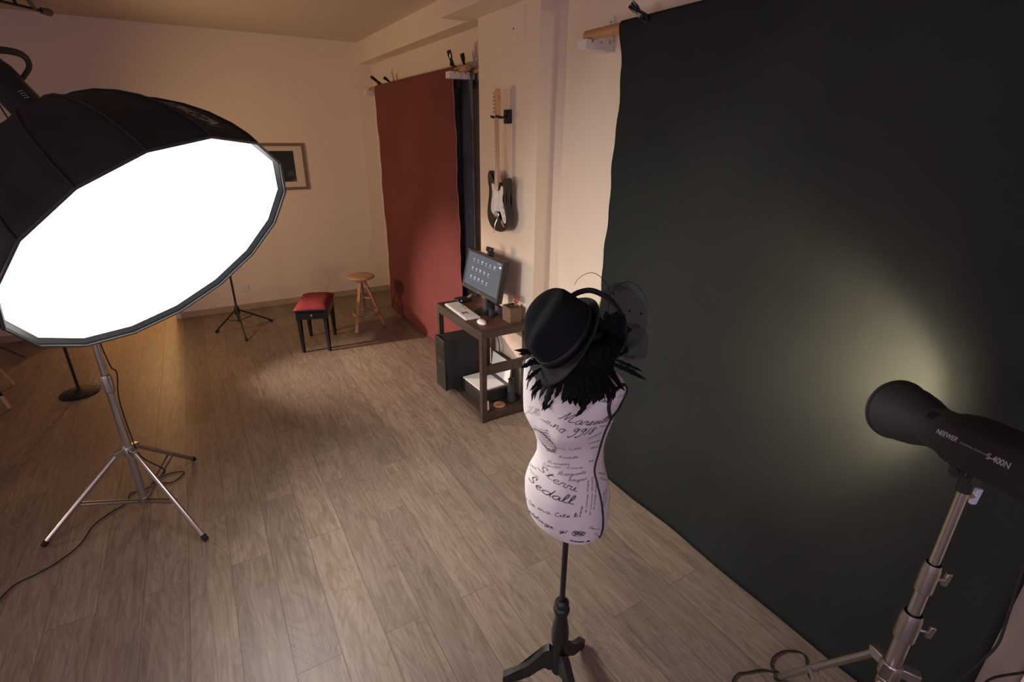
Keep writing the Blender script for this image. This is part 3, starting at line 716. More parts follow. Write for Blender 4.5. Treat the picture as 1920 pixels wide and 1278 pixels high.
def write(s, a, b, xh, w, mi=1, slant=.35, seed=0):
    """handwriting from pixel a to pixel b, xh = x-height in metres"""
    (t0, z0), (t1, z1) = p2t(*a), p2t(*b)
    total = sum(GL[c][0] for c in s); rs = arc_scale((z0+z1)/2)
    L_ = sqrt(((t1-t0)*rs)**2+(z1-z0)**2); sxx = L_/total
    ca, sa = (t1-t0)*rs/L_, (z1-z0)/L_; x = 0
    for c in s:
        w_, strokes = GL[c]
        for st in strokes:
            pp = spline([(px, py, 0) for px, py in st], 5); out = []
            for p in pp:
                gx = (x+p.x)*sxx+p.y*xh*slant; gy = p.y*xh
                out.append((t0+(gx*ca-gy*sa)/rs, z0+gx*sa+gy*ca))
            out = [(min(max(u, -1.2), 2.9), min(max(v, .845), 1.42)) for u, v in out]
            ribbon(bm, out, w, mi)
        x += w_
write('Marseille', (1050, 783), (1146, 786), .0115, .0018)
write('no 9918', (1036, 799), (1112, 812), .0110, .0018)
write('ma Cite', (1044, 841), (1090, 840), .0065, .0010, 2)
write('Mirabelle', (1048, 857), (1085, 858), .0045, .0009, 2)
write('Marianne', (1027, 866), (1068, 871), .0045, .0009, 2)
write('Sandra', (1017, 872), (1052, 877), .0045, .0009, 2); write('Luna', (1063, 877), (1093, 877), .0045, .0009, 2)
write('Marguerite', (1046, 889), (1098, 886), .0058, .0011, 2); write('bonjour'.replace('j', 'y'), (1066, 901), (1100, 899), .0055, .0010, 2)
write('Sterri', (1009, 878), (1082, 922), .0120, .0020)
write('Sedall', (992, 898), (1076, 946), .0125, .0028)
write('La De ma Cite b', (983, 930), (1084, 968), .0072, .0014)
write('mydelage. y/', (983, 948), (1064, 999), .0080, .0018)
write('Tilleul'.replace('T', 'J'), (1104, 748), (1144, 754), .0070, .0012)
write('Sha', (1127, 730), (1152, 735), .006, .0011); write('Lille', (1156, 745), (1177, 741), .005, .0010, 2)
write('JLM', (985, 772), (1012, 778), .0085, .0012, 2); write('ville', (1013, 786), (1034, 800), .0045, .0010, 2)
write('NM', (1014, 762), (1034, 768), .011, .0011, 2)
for i, (a, b_) in enumerate((((1103, 824), (1126, 812)), ((1103, 832), (1124, 826)), ((1106, 842), (1121, 838)), ((1128, 838), (1134, 832)), ((1124, 800), (1142, 797)), ((1104, 866), (1112, 864)), ((1122, 888), (1134, 890)), ((1123, 898), (1138, 902)), ((990, 868), (1006, 880)), ((993, 880), (1010, 897)), ((1103, 990), (1122, 993)), ((1114, 1000), (1122, 1006)))):
    write(['mane', 'vers', 'lin', 'il', 'sur', 'ne', 'muse', 'clair', 'pars', 'rue', 'leur', 'ni'][i], a, b_, .005, .0010, 2)
for c_, y0_, y1_ in ((1101, 900, 960), (1109, 893, 965), (1116, 905, 955), (1090, 948, 968), (1131, 920, 960), (1136, 915, 950)):
    write('lettres damour de', (c_, y0_), (c_-4, y1_), .0036, .0008, 2, .1)
def loop(cx, cy, rx, ry, rot, turns, jit, w, mi):
    t0, z0 = p2t(cx, cy); rs = arc_scale(z0); o = []
    for k in range(int(40*turns)):
        a = 2*pi*k/40; r = 1+jit*sin(a*9.3+k*.7); X, Y = rx*cos(a)*r, ry*sin(a)*r
        o.append((t0+(X*cos(rot)-Y*sin(rot))/rs, z0+X*sin(rot)+Y*cos(rot)))
    ribbon(bm, o, w, mi)
loop(1022, 825, .030, .046, .12, 2, .06, .0012, 1); loop(1022, 825, .025, .041, .12, 2, .05, .0010, 1)
for k in range(9):
    yy_ = 804+k*5; xx_ = 1011+k*1.7; write(['vin de', 'qualite', 'grand cru', 'maison', 'rue de la', 'paris'.replace('p', 'm'), 'sur lie', 'mise en', 'cave'][k].replace('q', 'a').replace('g', 'a'), (xx_, yy_), (xx_+17, yy_+4), .0028, .0009, 1)
for k in range(5): loop(1076+k*4.2, 999+(-1)**k, .0055, .0085, k*.5, 1.3, .2, .0015, 1)
loop(1085, 1003, .017, .004, 0, 1.2, .05, .0012, 1)
write('maison de', (1068, 1013), (1105, 1014), .005, .0018)
tor = mk('torso', bm, [M['torso'], M['ink'], M['inkg']], t, recalc=False, label='white fabric torso printed with black script')
# piping
def pipe(pts, r, name='piping', par=None):
    mk(name, tube(B(), pts, r, 8, flat=(1.4, .7)), M['pipe'], par or t)
sm = [p2t(x, y) for x, y in ((1144, 785), (1135, 805), (1128, 825), (1121, 850), (1116, 868), (1114, 885), (1119, 905), (1124, 925), (1128, 945), (1130, 970), (1129, 990))]
sm.append((sm[-1][0], .842))
pipe(spline([tpt(a, z, .001) for a, z in sm], 6), .0036, 'seam_piping')
pipe(spline([tpt(-a, z, .001) for a, z in sm], 6), .0036, 'seam_piping')
arm = [p2t(x, y) for x, y in ((1144, 785), (1141, 772), (1141, 760), (1145, 745), (1152, 732), (1163, 722), (1174, 719), (1180, 725), (1179, 735), (1170, 748), (1159, 763), (1150, 776), (1144, 785))]
strap = [p2t(1163, 722), p2t(1155, 708), p2t(1146, 695)]
ARM = arm
for sg in (1, -1):
    pipe(spline([tpt(sg*a, z, .002) for a, z in arm], 5), .0042, 'armhole_piping')
    pipe(spline([tpt(sg*a, z, .002) for a, z in strap], 4), .0036, 'shoulder_piping')
mk('neck_cap', lathe(B(), [(.0, .018), (.03, .016), (.052, .006), (.056, -.004), (.05, -.006)], (MX-fd.x*.004, MY, zm(1.502)), seg=28), M['blackwood'], t)
mk('pole', tube(B(), [(MX, MY, .40), (MX, MY, .84)], .0105, 16), M['blackwood'], t)
mk('turned_column', lathe(B(), [(.0, .085), (.018, .086), (.027, .095), (.029, .13), (.029, .205), (.024, .225), (.030, .245), (.034, .28), (.033, .31), (.026, .36), (.021, .385), (.020, .395), (.028, .402), (.031, .418), (.029, .430), (.0235, .436), (.027, .443), (.026, .455), (.018, .466), (.0, .468)], (MX, MY, 0), seg=32), M['blackwood'], t)
fa = onz(1088, 1212); a0 = atan2(fa.y-MY, fa.x-MX)
lp = [(.0, .20), (.03, .215), (.055, .205), (.09, .17), (.14, .12), (.20, .078), (.255, .055), (.285, .04), (.285, .018), (.275, .0), (.24, .0), (.235, .02), (.19, .032), (.13, .06), (.085, .095), (.05, .115), (.025, .105), (.0, .11)]
for k in range(3):
    a = a0+k*2*pi/3; ux = V((cos(a), sin(a), 0)); w_ = .030; nrm = ux.cross(V((0, 0, 1)))
    sc_ = .70
    bm = prism(B(), [(x*sc_+.018, z) for x, z in lp], V((MX, MY, 0))-nrm*w_*.5, ux, (0, 0, 1), w_); mk('leg', bm, M['blackwood'], t, bevel=.003)

# ------------------------------------------------------------------ feather collar
NK = V((MX, MY, 0))-fd*.006
def feather(bm, root, tip, width, nrm, curl=.0, n=9, split=False):
    """a vane with serrated edge and a raised shaft"""
    root, tip, nrm = V(root), V(tip), V(nrm).normalized(); d = tip-root; L_ = d.length; dn = d.normalized()
    s = dn.cross(nrm).normalized(); nn = s.cross(dn).normalized(); prev = None
    for i in range(n+1):
        f = i/n; p = root+d*f+nn*(curl*L_*sin(pi*.5*f)*(f))
        w = width*(sin(pi*min(1, f*.9+.08))**.7)*(1 if i < n else .15)
        j = (1+.18*(1 if i % 2 else -1))
        cur = (bm.verts.new(p-s*w*.5*j), bm.verts.new(p+nn*.0012), bm.verts.new(p+s*w*.5*j))
        if prev:
            bm.faces.new((prev[0], prev[1], cur[1], cur[0])); bm.faces.new((prev[1], prev[2], cur[2], cur[1]))
        prev = cur
t = thing('feather_collar', (NK.x, NK.y, 1.47), 'black feather collar draped around the neck of the dress form', 'collar')
bm = B(); rnd = random.Random(5)
ZN = zm(1.42)
def feather_path(bm, pts, width, out):
    pts = spline(pts, 5); n = len(pts)-1; prev = None
    for i, p in enumerate(pts):
        f = i/n; d = (pts[min(i+1, n)]-pts[max(i-1, 0)]).normalized(); o = (p-out); o.z = 0; o = o.normalized()+V((0, 0, .5)); s_ = d.cross(o).normalized(); nn = s_.cross(d)
        w = width*(sin(pi*min(1, f*.86+.10))**.8)*(1 if i < n else .1)*(1+.16*(1 if i % 2 else -1))
        cur = (bm.verts.new(p-s_*w*.5), bm.verts.new(p+nn*.0015), bm.verts.new(p+s_*w*.5))
        if prev:
            bm.faces.new((prev[0], prev[1], cur[1], cur[0])); bm.faces.new((prev[1], prev[2], cur[2], cur[1]))
        prev = cur
for layer, (cnt, zr, drop, rr3) in enumerate(((64, ZN+.012, .118, .010), (60, ZN+.030, .092, .018), (50, ZN+.046, .066, .026), (36, ZN+.056, .045, .032))):
    for k in range(cnt):
        a = 2*pi*(k+.8*rnd.random())/cnt; th = a if a < pi else a-2*pi; front = max(0, cos(th-.15))**1.3
        dz = drop*(.22+.80*front)*(.75+.45*rnd.random())
        zt = ZN+.01-dz; th2 = th+.16*(rnd.random()-.5); lift = .010+.016*rnd.random()
        o = fd*cos(a)+ld_*sin(a); root = NK+o*.056+V((0, 0, zr)); tip = tpt(th2, zt, lift); mid = tpt((th+th2)/2, (zr*.35+zt*.65), rr3+lift)
        mid2 = NK+o*(.075+rr3)+V((0, 0, zr+.004))
        feather_path(bm, [root, mid2, mid, tip], .014+.009*rnd.random(), NK)
mk('feathers', bm, M['feather'], t, recalc=False)
nd = proj(V((MX, MY, 1.47)))[2]
bm = B()
long_f = [((1030, 660), (962, 656), .014, -.02), ((1020, 668), (975, 690), .016, .0), ((1015, 655), (972, 664), .014, .02), ((1015, 690), (985, 712), .012, .0), ((1020, 680), (990, 680), .010, .0),
          ((1040, 715), (1016, 770), .018, .0), ((1055, 735), (1022, 768), .010, .02), ((1030, 705), (996, 742), .012, .0), ((1028, 700), (992, 733), .010, .0),
          ((1150, 680), (1212, 712), .012, .03), ((1148, 682), (1196, 700), .014, .03), ((1145, 670), (1205, 696), .010, .03), ((1085, 730), (1090, 768), .016, -.06), ((1110, 715), (1124, 752), .018, -.05), ((1095, 725), (1104, 752), .016, -.06), ((1120, 700), (1146, 728), .024, -.04), ((1070, 735), (1068, 760), .016, -.06), ((1075, 730), (1079, 764), .012, -.07)]
for (a, b_, w_, dd) in long_f:
    feather(bm, dep(*a, nd-.06+dd*.2), dep(*b_, nd-.07+dd), w_, -Fv, .04, 9)
mk('long_feathers', bm, M['feather'], t, recalc=False)
mk('ribbon_band', lathe(B(), [(.064, -.012), (.066, 0), (.064, .012)], NK+V((0, 0, zm(1.495))), (0.05, 0.05, 1), 36, cap=False), M['ribbon'], t, thick=.003)

# ------------------------------------------------------------------ fedora
hz = proj(V((MX, MY, 1.55)))[2]
HC = dep(1064, 632, hz-.035)
im = (Rv*(-.78)+Uv*.62).normalized(); tc_ = -Fv
HB = radians(31); HUP = (im*cos(HB)+tc_*sin(HB)).normalized()
hf = (Rv*(-.55)+Uv*(-.83)); HF = (hf-HUP*hf.dot(HUP)).normalized(); HS = HUP.cross(HF)
t = thing('fedora_hat', HC, 'black felt fedora tilted on top of the dress form', 'hat')
def hp3(x, y, z): return HC+HF*x+HS*y+HUP*z
bm = B(); NSEG = 64; cr = []
cp = [(0., 1.0), (.02, 1.0), (.05, .975), (.085, .94), (.108, .90), (.121, .83), (.127, .70), (.129, .52), (.129, .34), (.129, .16), (.129, .03)]
for h, s_ in cp:
    ring = []
    for k in range(NSEG):
        a = 2*pi*k/NSEG; x, y = .104*s_*cos(a), .084*s_*sin(a); top = max(0, min(1, (h-.03)/.09))
        pinch = math.exp(-((x-.070)/.040)**2)*top; y *= 1-.38*pinch
        crease = .6*math.exp(-(y/.026)**2)*max(0, min(1, (h-.10)/.022))
        hh = h - .020*crease*(1.0 if x > -.05 else max(0, 1+(x+.05)/.04)) - .10*x*top*top - .012*top*(x/.1)**2
        ring.append(bm.verts.new(hp3(x, y, hh)))
    cr.append(ring)
for a, b in zip(cr, cr[1:]):
    for k in range(NSEG): bm.faces.new((a[k], a[(k+1) % NSEG], b[(k+1) % NSEG], b[k]))
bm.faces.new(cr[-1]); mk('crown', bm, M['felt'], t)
bm = B(); br = []
for j in range(8):
    f = j/7; ring = []
    for k in range(NSEG):
        a = 2*pi*k/NSEG; w_ = .036+.012*cos(a); x = (.103+w_*f)*cos(a); y = (.083+w_*f)*sin(a)
        z = -.001+ .010*f*f*(abs(sin(a))**2)*1.6 - .020*f*f*max(0, cos(a))**1.2 + .016*f*f*max(0, -cos(a))
        ring.append(bm.verts.new(hp3(x, y, z)))
    br.append(ring)
for a, b in zip(br, br[1:]):
    for k in range(NSEG): bm.faces.new((a[k], a[(k+1) % NSEG], b[(k+1) % NSEG], b[k]))
mk('brim', bm, M['felt_lit'], t, thick=.003)
bm = B(); a_ = []; b_ = []
for k in range(NSEG):
    a = 2*pi*k/NSEG; a_.append(bm.verts.new(hp3(.1055*cos(a), .0855*sin(a), .001))); b_.append(bm.verts.new(hp3(.1050*cos(a), .0850*sin(a), .030)))
for k in range(NSEG): bm.faces.new((a_[k], a_[(k+1) % NSEG], b_[(k+1) % NSEG], b_[k]))
mk('hat_band', bm, M['ribbon'], t, thick=.002)

# ------------------------------------------------------------------ fascinator (headband with net and feathers)
fdp = hz+.05
FO = dep(1150, 620, fdp)
t = thing('fascinator', FO, 'black headband fascinator with net veil, flower and thin curled quills behind the hat', 'headpiece')
band = [(1070, 556, .02), (1085, 548, .02), (1105, 544, .02), (1125, 550, .02), (1145, 563, .01), (1160, 583, 0), (1170, 605, -.01), (1172, 630, -.01), (1166, 652, -.005), (1154, 668, 0)]
mk('headband', tube(B(), spline([dep(x, y, fdp+d) for x, y, d in band], 6), .0058, 10, flat=(1, 1.5)), M['ribbon'], t)
q1 = [(1145, 560, .02), (1143, 545, .02), (1138, 533, .02), (1125, 518, .02), (1110, 511, .02), (1095, 515, .02), (1083, 524, .02), (1077, 534, .02)]
q2 = [(1140, 590, .0), (1143, 560, 0), (1152, 540, 0), (1170, 529, .0), (1190, 532, .01), (1204, 546, .01), (1212, 562, .01), (1215, 575, .01)]
for q in (q1, q2):
    pp = spline([dep(x, y, fdp+d) for x, y, d in q], 5); n_ = len(pp); mk('quill', tube(B(), pp, [.0011*(1-.6*i/n_)+.0002 for i in range(n_)], 5), M['feather'], t)
# flower of cloth petals and feather tufts
bm = B(); rnd = random.Random(3)
cc = dep(1143, 622, fdp)
for k in range(64):
    a = rnd.random()*2*pi; ra_ = .010+.055*rnd.random(); dr = (Rv*cos(a)*.8+Uv*sin(a)*1.1-Fv*(rnd.random()-.3)*.8).normalized()
    r0_ = cc+dr*.006; feather(bm, r0_, cc+dr*ra_*1.25, .026+.020*rnd.random(), -Fv+Rv*(rnd.random()-.5), .4*(rnd.random()-.5), 7)
mk('feather_flower', bm, M['feather'], t, recalc=False)
bm = B(); c2 = dep(1166, 648, fdp)
for k in range(16):
    a = rnd.random()*2*pi; dr = (Rv*cos(a)+Uv*sin(a)-Fv*.4*(rnd.random()-.2)).normalized(); feather(bm, c2, c2+dr*(.02+.014*rnd.random()), .018, -Fv, .2, 6)
mk('flower_bud', bm, M['feather'], t, recalc=False)
# veil: a rumpled pouch of netting
def veil(c, rx, ry, rz, seed, squash=0.):
    bm = B(); rnd = random.Random(seed); ph = [rnd.random()*6 for _ in range(6)]; rows = []
    for i in range(17):
        u = pi*i/16; row = []
        for k in range(28):
            a = 2*pi*k/28; w = 1+.10*sin(3*a+ph[0]+u*2)+.07*sin(5*a+ph[1]-u*3)+.06*sin(4*u+ph[2])
            row.append(bm.verts.new(c+Rv*(rx*w*sin(u)*cos(a))+Uv*(ry*w*cos(u))+Fv*(rz*w*sin(u)*sin(a))))
        rows.append(row)
    for a, b in zip(rows, rows[1:]):
        for k in range(28): bm.faces.new((a[k], a[(k+1) % 28], b[(k+1) % 28], b[k]))
    bmesh.ops.remove_doubles(bm, verts=bm.verts, dist=1e-4)
    return bm
bm = veil(dep(1160, 600, fdp+.02), .080, .098, .05, 2)
merge(bm, veil(dep(1186, 640, fdp+.01), .048, .052, .04, 5))
mk('net_veil', bm, M['net'], t)
for x, y in ((1202, 588), (1180, 583), (1150, 550)):
    bm = B(); bmesh.ops.create_icosphere(bm, subdivisions=2, radius=.0035, matrix=Matrix.Translation(dep(x, y, fdp-.02))); mk('net_dot', bm, M['feather'], t)

# ------------------------------------------------------------------ guitar on the pillar
GX = XP-.075; gy = .5*(onx(938, 165, GX).y+onx(938, 433, GX).y)
g0 = onx(938, 433, GX).z; g1_ = onx(939, 165, GX).z; gs = (g1_-g0)/.98
t = thing('electric_guitar', (GX, gy, g0), 'black electric guitar with white pickguard and maple neck hanging on the pillar', 'guitar')
# seen from the front (camera side, -x): +y is the viewer's left
UX, UZ = V((0, -1, 0))*gs, V((0, 0, 1))*gs
GO = V((GX-.022, gy, g0))
def G(poly): return poly
bodyo = spl2([(.0, .0), (-.09, .018), (-.150, .075), (-.160, .15), (-.130, .215), (-.122, .27), (-.140, .33), (-.152, .385), (-.135, .425), (-.105, .43), (-.075, .385), (-.045, .355), (-.02, .345), (.03, .345), (.05, .34), (.068, .345), (.085, .375), (.11, .395), (.138, .375), (.135, .32), (.122, .26), (.132, .20), (.158, .14), (.150, .07), (.095, .015)], 4)
def gprism(poly, x0, th): return prism(B(), poly, (x0, gy, g0), UX, UZ, -th)
# depth runs along ux x uz = -y x z = -x ; positive depth -> -x
def gp(poly, x0, th): return prism(B(), poly, (x0, gy, g0), UX, UZ, th)
mk('body', gp(bodyo, GX+.020, .042), M['gblack'], t, bevel=.006)
pg = spl2([(-.055, .12), (-.095, .15), (-.09, .21), (-.075, .27), (-.085, .33), (-.08, .345), (-.045, .335), (-.032, .30), (.032, .30), (.045, .325), (.075, .335), (.085, .30), (.078, .25), (.09, .20), (.12, .13), (.125, .085), (.105, .075), (.075, .105), (.045, .15), (.0, .155), (-.03, .14)], 4)
mk('pickguard', gp(pg, GX-.0225, .003), M['gwhite'], t)
bm = gp([(-.022, .30), (.022, .30), (.0205, .79), (-.0205, .79)], GX-.019, .014); mk('neck', bm, M['maple'], t)
for i in range(1, 22):
    pass
sl = .648
for i in range(1, 22):
    zz = .79-(sl-sl/(2**(i/12))); mk('fret', bb(B(), (GX-.0345, gy-.021*gs, g0+zz*gs-.0012), (GX-.033, gy+.021*gs, g0+zz*gs+.0012)), M['framew'], t, False)
hs = spl2([(-.021, .785), (-.028, .82), (-.036, .85), (-.040, .93), (-.035, .965), (-.012, .98), (.012, .975), (.024, .95), (.020, .925), (.030, .90), (.024, .83), (.021, .79)], 4)
mk('headstock', gp(hs, GX-.012, .014), M['maple'], t)
bm = B()
for i in range(6):
    lathe(bm, [(.0, .012), (.006, .011), (.007, 0), (.004, -.004), (.004, -.012)], (GX-.022, gy+.046*gs, g0+(.83+i*.024)*gs), (0, 1, 0), 10)
mk('tuning_pegs', bm, M['steeld'], t)
bm = B()
for zz, an in ((.275, 0), (.225, 0), (.172, .18)):
    bar(bm, (GX-.027, gy+.036*gs, g0+(zz+.006)*gs), (GX-.027, gy-.036*gs, g0+(zz-an*.09)*gs), .020, .006, (-1, 0, 0))
mk('pickups', bm, M['white'], t, bevel=.003)
mk('bridge', bb(B(), (GX-.034, gy-.036*gs, g0+.105*gs), (GX-.022, gy+.036*gs, g0+.140*gs)), M['chrome'], t, bevel=.003)
mk('jack_plate', gp(spl2([(.055, .075), (.09, .045), (.105, .055), (.075, .095)], 4), GX-.0225, .004), M['chrome'], t)
bm = B()
for y_, z_ in ((.085, .185), (.10, .145), (.11, .105)): lathe(bm, [(0, .012), (.010, .012), (.012, 0)], (GX-.025, gy-y_*gs, g0+z_*gs), (-1, 0, 0), 14)
mk('control_knobs', bm, M['gwhite'], t)
mk('tremolo_arm', tube(B(), [(GX-.03, gy-.02*gs, g0+.11*gs), (GX-.05, gy-.012*gs, g0+.06*gs), (GX-.055, gy-.0*gs, g0-.01*gs)], .003, 8), M['chrome'], t)
bm = B()
for i in range(6):
    o_ = (i-2.5)/2.5; tube(bm, [(GX-.036, gy+.025*gs*o_, g0+.12*gs), (GX-.037, gy+.017*gs*o_, g0+.79*gs), (GX-.028, gy+.025*gs, g0+(.83+i*.024)*gs)], .0005, 4)
mk('strings', bm, M['steeld'], t)
hzz = g0+.80*gs
t = thing('guitar_hanger', (XP, gy, hzz), 'black wall hanger holding the electric guitar by its headstock', 'hanger')
mk('wall_block', bb(B(), (XP-.030, gy-.035, hzz-.045), (XP, gy+.035, hzz+.045)), M['blackm'], t, bevel=.005)
bm = B(); tube(bm, [(XP-.03, gy, hzz), (GX+.025, gy, hzz-.004)], .008, 10)
mk('hook_arm', bm, M['black'], t)
bm = B()
for s in (-1, 1): tube(bm, spline([(GX+.025, gy+s*.006, hzz-.004), (GX+.015, gy+s*.034, hzz-.006), (GX-.02, gy+s*.036, hzz-.006), (GX-.055, gy+s*.036, hzz+.0)], 4), .008, 10)
mk('yoke', bm, M['blackm'], t)

# ------------------------------------------------------------------ desk
D0, D1, E0, E1, DT = 1.575, 1.985, 3.03, 3.84, .745
t = thing('computer_desk', (D0, E0, 0), 'small dark wooden computer desk with a reddish-brown top against the pillar', 'desk')
lw = .042
for x in (D0, D1-lw):
    for y in (E0, E1-lw): mk('leg', bb(B(), (x, y, 0), (x+lw, y+lw, DT)), M['walnut'], t, False, bevel=.002)
for y in (E0, E1-lw): mk('top_rail', bb(B(), (D0+lw, y, DT-.052), (D1-lw, y+lw, DT)), M['walnut'], t, False, bevel=.0015)
for x in (D0, D1-lw): mk('top_rail', bb(B(), (x, E0+lw, DT-.072), (x+lw, E1-lw, DT)), M['walnut'], t, False, bevel=.0015)
mk('top_panel', bb(B(), (D0+lw, E0+lw, DT-.03), (D1-lw, E1-lw, DT-.001)), M['redtop'], t, False, label='reddish-brown inset top')
for y in (E0+.008, E1-lw+.008): mk('side_board', bb(B(), (D0+lw, y, .395), (D1-lw, y+.022, .470)), M['walnut'], t, False, bevel=.0015)
for x in (D0, D1-lw): mk('shelf_rail', bb(B(), (x, E0+lw, .02), (x+lw, E1-lw, .075)), M['walnut'], t, False, bevel=.0015)
for y in (E0, E1-lw): mk('shelf_rail', bb(B(), (D0+lw, y, .02), (D1-lw, y+lw, .075)), M['walnut'], t, False, bevel=.0015)
mk('shelf', bb(B(), (D0+lw, E0+lw, .045), (D1-lw, E1-lw, .074)), M['walnut'], t, False)
ZS = .076
# keyboard
k1, k2, k3 = onz(830, 567, DT+.01), onz(873, 599, DT+.01), onz(897, 586, DT+.01)
u_ = (k2-k1); kl = u_.length; u_.normalize(); w_ = k3-k2; kwid = .125; n_ = V((-u_.y, u_.x, 0)); n_ = n_ if n_.dot(w_) > 0 else -n_
u_, n_ = V((u_.x, u_.y, 0)), V((n_.x, n_.y, 0)); kl = .43
rotk = Matrix((u_, n_, V((0, 0, 1)))).transposed()
kc = k2-u_*kl*.5+n_*kwid*.5; kc.z = DT
t = thing('keyboard', kc, 'white computer keyboard on the front of the desk', 'keyboard')
mk('case', box(B(), kc+V((0, 0, .008)), (kl, kwid, .014), rotk), M['white'], t, False, bevel=.003)
bm = B()
for r_ in range(5):
    for c_ in range(18):
        if r_ == 4 and 3 < c_ < 9: continue
        box(bm, kc+u_*(-kl/2+.020+c_*.0228)+n_*(-kwid/2+.018+r_*.0215)+V((0, 0, .0165)), (.019, .0175, .004), rotk)
mk('keys', bm, M['white'], t, False)
bm = B(); box(bm, kc+u_*(.085)-n_*.028+V((0, 0, .0190)), (.045, .012, .002), rotk); box(bm, kc+u_*(.085)+n_*.002+V((0, 0, .0190)), (.045, .010, .002), rotk); box(bm, kc+u_*.085-n_*.013+V((0, 0, .0190)), (.014, .03, .002), rotk)
mk('key_label', bm, M['greyp'], t, False)
# mouse
mp_ = onz(903, 603, DT+.01)
bm = B(); bmesh.ops.create_uvsphere(bm, u_segments=24, v_segments=12, radius=1)
for v in bm.verts:
    v.co.z = max(v.co.z, -.1); p = V((v.co.x*.031, v.co.y*.054, v.co.z*.026)); v.co = rotk @ V((p.y, p.x, p.z)) + V((mp_.x, mp_.y, DT+.0032))
t = thing('computer_mouse', (mp_.x, mp_.y, DT), 'white computer mouse on the reddish desk top', 'mouse')
mk('shell', bm, M['white'], t); mk('scroll_wheel', lathe(B(), [(.0, -.004), (.006, -.004), (.006, .004), (0, .004)], V((mp_.x, mp_.y, DT+.026))-u_*.028, n_, 12), M['greyp'], t)
# monitor
MS_ = [(878, 465), (948, 490), (931, 572), (868, 533)]
mbase = V((1.845, 3.50, DT)); 
tlt = radians(12); mdir = V((0, -1, 0)); mup = V((sin(tlt), 0, cos(tlt))); mn = V((-cos(tlt), 0, sin(tlt)))
m_bl, m_br = onx(868, 533, 1.765), onx(931, 572, 1.765)
def onscreen(px, py):
    r = ray(px, py); return CP + r*((m_bl-CP).dot(mn)/r.dot(mn))
m_tl, m_tr = onscreen(878, 465), onscreen(948, 490)
mc = (m_bl+m_br+m_tl+m_tr)/4; mw = .5*((m_br-m_bl).dot(mdir)+(m_tr-m_tl).dot(mdir)); mh = .5*((m_tl-m_bl).dot(mup)+(m_tr-m_br).dot(mup))
rotm = Matrix((mdir, -mn, mup)).transposed()
mtop = mc.z+mh/2*cos(tlt); mbot = mc.z-mh/2*cos(tlt)
z_ = mup
t = thing('monitor', (mc.x, mc.y, DT), 'black flat computer monitor showing a blue desktop with icons', 'monitor')
mk('housing', box(B(), mc-mn*.024, (mw, .036, mh), rotm), M['black'], t, False, bevel=.004)
bm = B()
for s in (-1, 1):
    box(bm, mc+mdir*(s*(mw/2-.009)), (.018, .012, mh), rotm); 
box(bm, mc+z_*(mh/2-.009), (mw-.036, .012, .018), rotm); box(bm, mc-z_*(mh/2-.016), (mw-.036, .012, .032), rotm)
mk('bezel', bm, M['black'], t, False, bevel=.002)
bm = B(); rnd = random.Random(4); box(bm, mc+z_*.006-mn*.001, (mw-.034, .004, mh-.046), rotm)
for r_ in range(3):
    for c_ in range(6 if r_ == 0 else 5):
        o_ = mc+z_*(.006+mh*(.27-.22*r_))+mdir*(mw*(-.28+.112*c_)-.006*r_)+mn*.0014; g = .7+.5*rnd.random()
        box(bm, o_+mdir*.004*rnd.random(), (mw*.034*g, .0012, mh*.045*g), rotm, 1); box(bm, o_-z_*mh*.055+mdir*.003*rnd.random(), (mw*.055, .0012, mh*.010), rotm, 1)
box(bm, mc+z_*mh*.33+mdir*mw*.42+mn*.0014, (mw*.05, .0012, mh*.04), rotm, 2); box(bm, mc+z_*mh*.40+mdir*mw*.38+mn*.0014, (mw*.10, .0012, mh*.010), rotm, 1)
mk('screen', bm, [M['screen'], M['icon'], M['iconw']], t, False, recalc=False, label='lit blue-grey screen with small icons')
mk('logo_badge', box(B(), mc-z_*(mh/2-.014)+mn*.0065, (.035, .0015, .006), rotm), M['greyp'], t, False)
z_ = V((0, 0, 1)); nk = mc-mn*.06; rot0 = Matrix((V((1, 0, 0)), V((0, 1, 0)), z_)).transposed()
mk('stand_neck', bar(B(), V((nk.x+.01, mc.y, DT+.01)), nk, .035, .07, (1, 0, 0)), M['black'], t, False, bevel=.004)
mk('stand_base', lathe(B(), [(.0, .014), (.095, .012), (.11, .004), (.11, 0), (0, 0)], V((nk.x-.01, mc.y, DT)), (0, 0, 1), 36), M['black'], t)
wc = onscreen(915, 474)+mup*.012-mn*.01
t = thing('webcam', wc, 'small black webcam clipped to the top of the monitor', 'webcam')
mk('camera_body', box(B(), wc+mup*.016, (.075, .030, .034), rotm), M['black'], t, bevel=.006)
mk('lens', lathe(B(), [(.0, .004), (.009, .004), (.011, 0)], wc+mup*.016+mn*.015, mn, 16), M['blackg'], t)
mk('clip', box(B(), wc-mup*.012-mn*.015, (.03, .05, .03), rotm), M['black'], t, bevel=.003)
# router with led
rc = onz(872, 556, DT+.03)
rc = V((1.79, 3.775, DT)); 
t = thing('router', rc, 'flat black router with a blue light behind the keyboard', 'router')
mk('case', box(B(), rc+z_*.0165, (.13, .085, .031)), M['black'], t, False, bevel=.004)
lq = onz(870, 553, DT+.028); mk('status_light', box(B(), V((rc.x-.035, rc.y-.0435, DT+.02)), (.007, .003, .006)), M['led'], t, False, label='glowing blue status light')
bm = B(); tube(bm, spline([(rc.x+.05, rc.y-.02, DT+.032), (rc.x+.06, rc.y-.04, DT+.06), (rc.x+.03, rc.y-.03, DT+.038)], 4), .007, 8); mk('antenna_plug', bm, M['cork'], t)
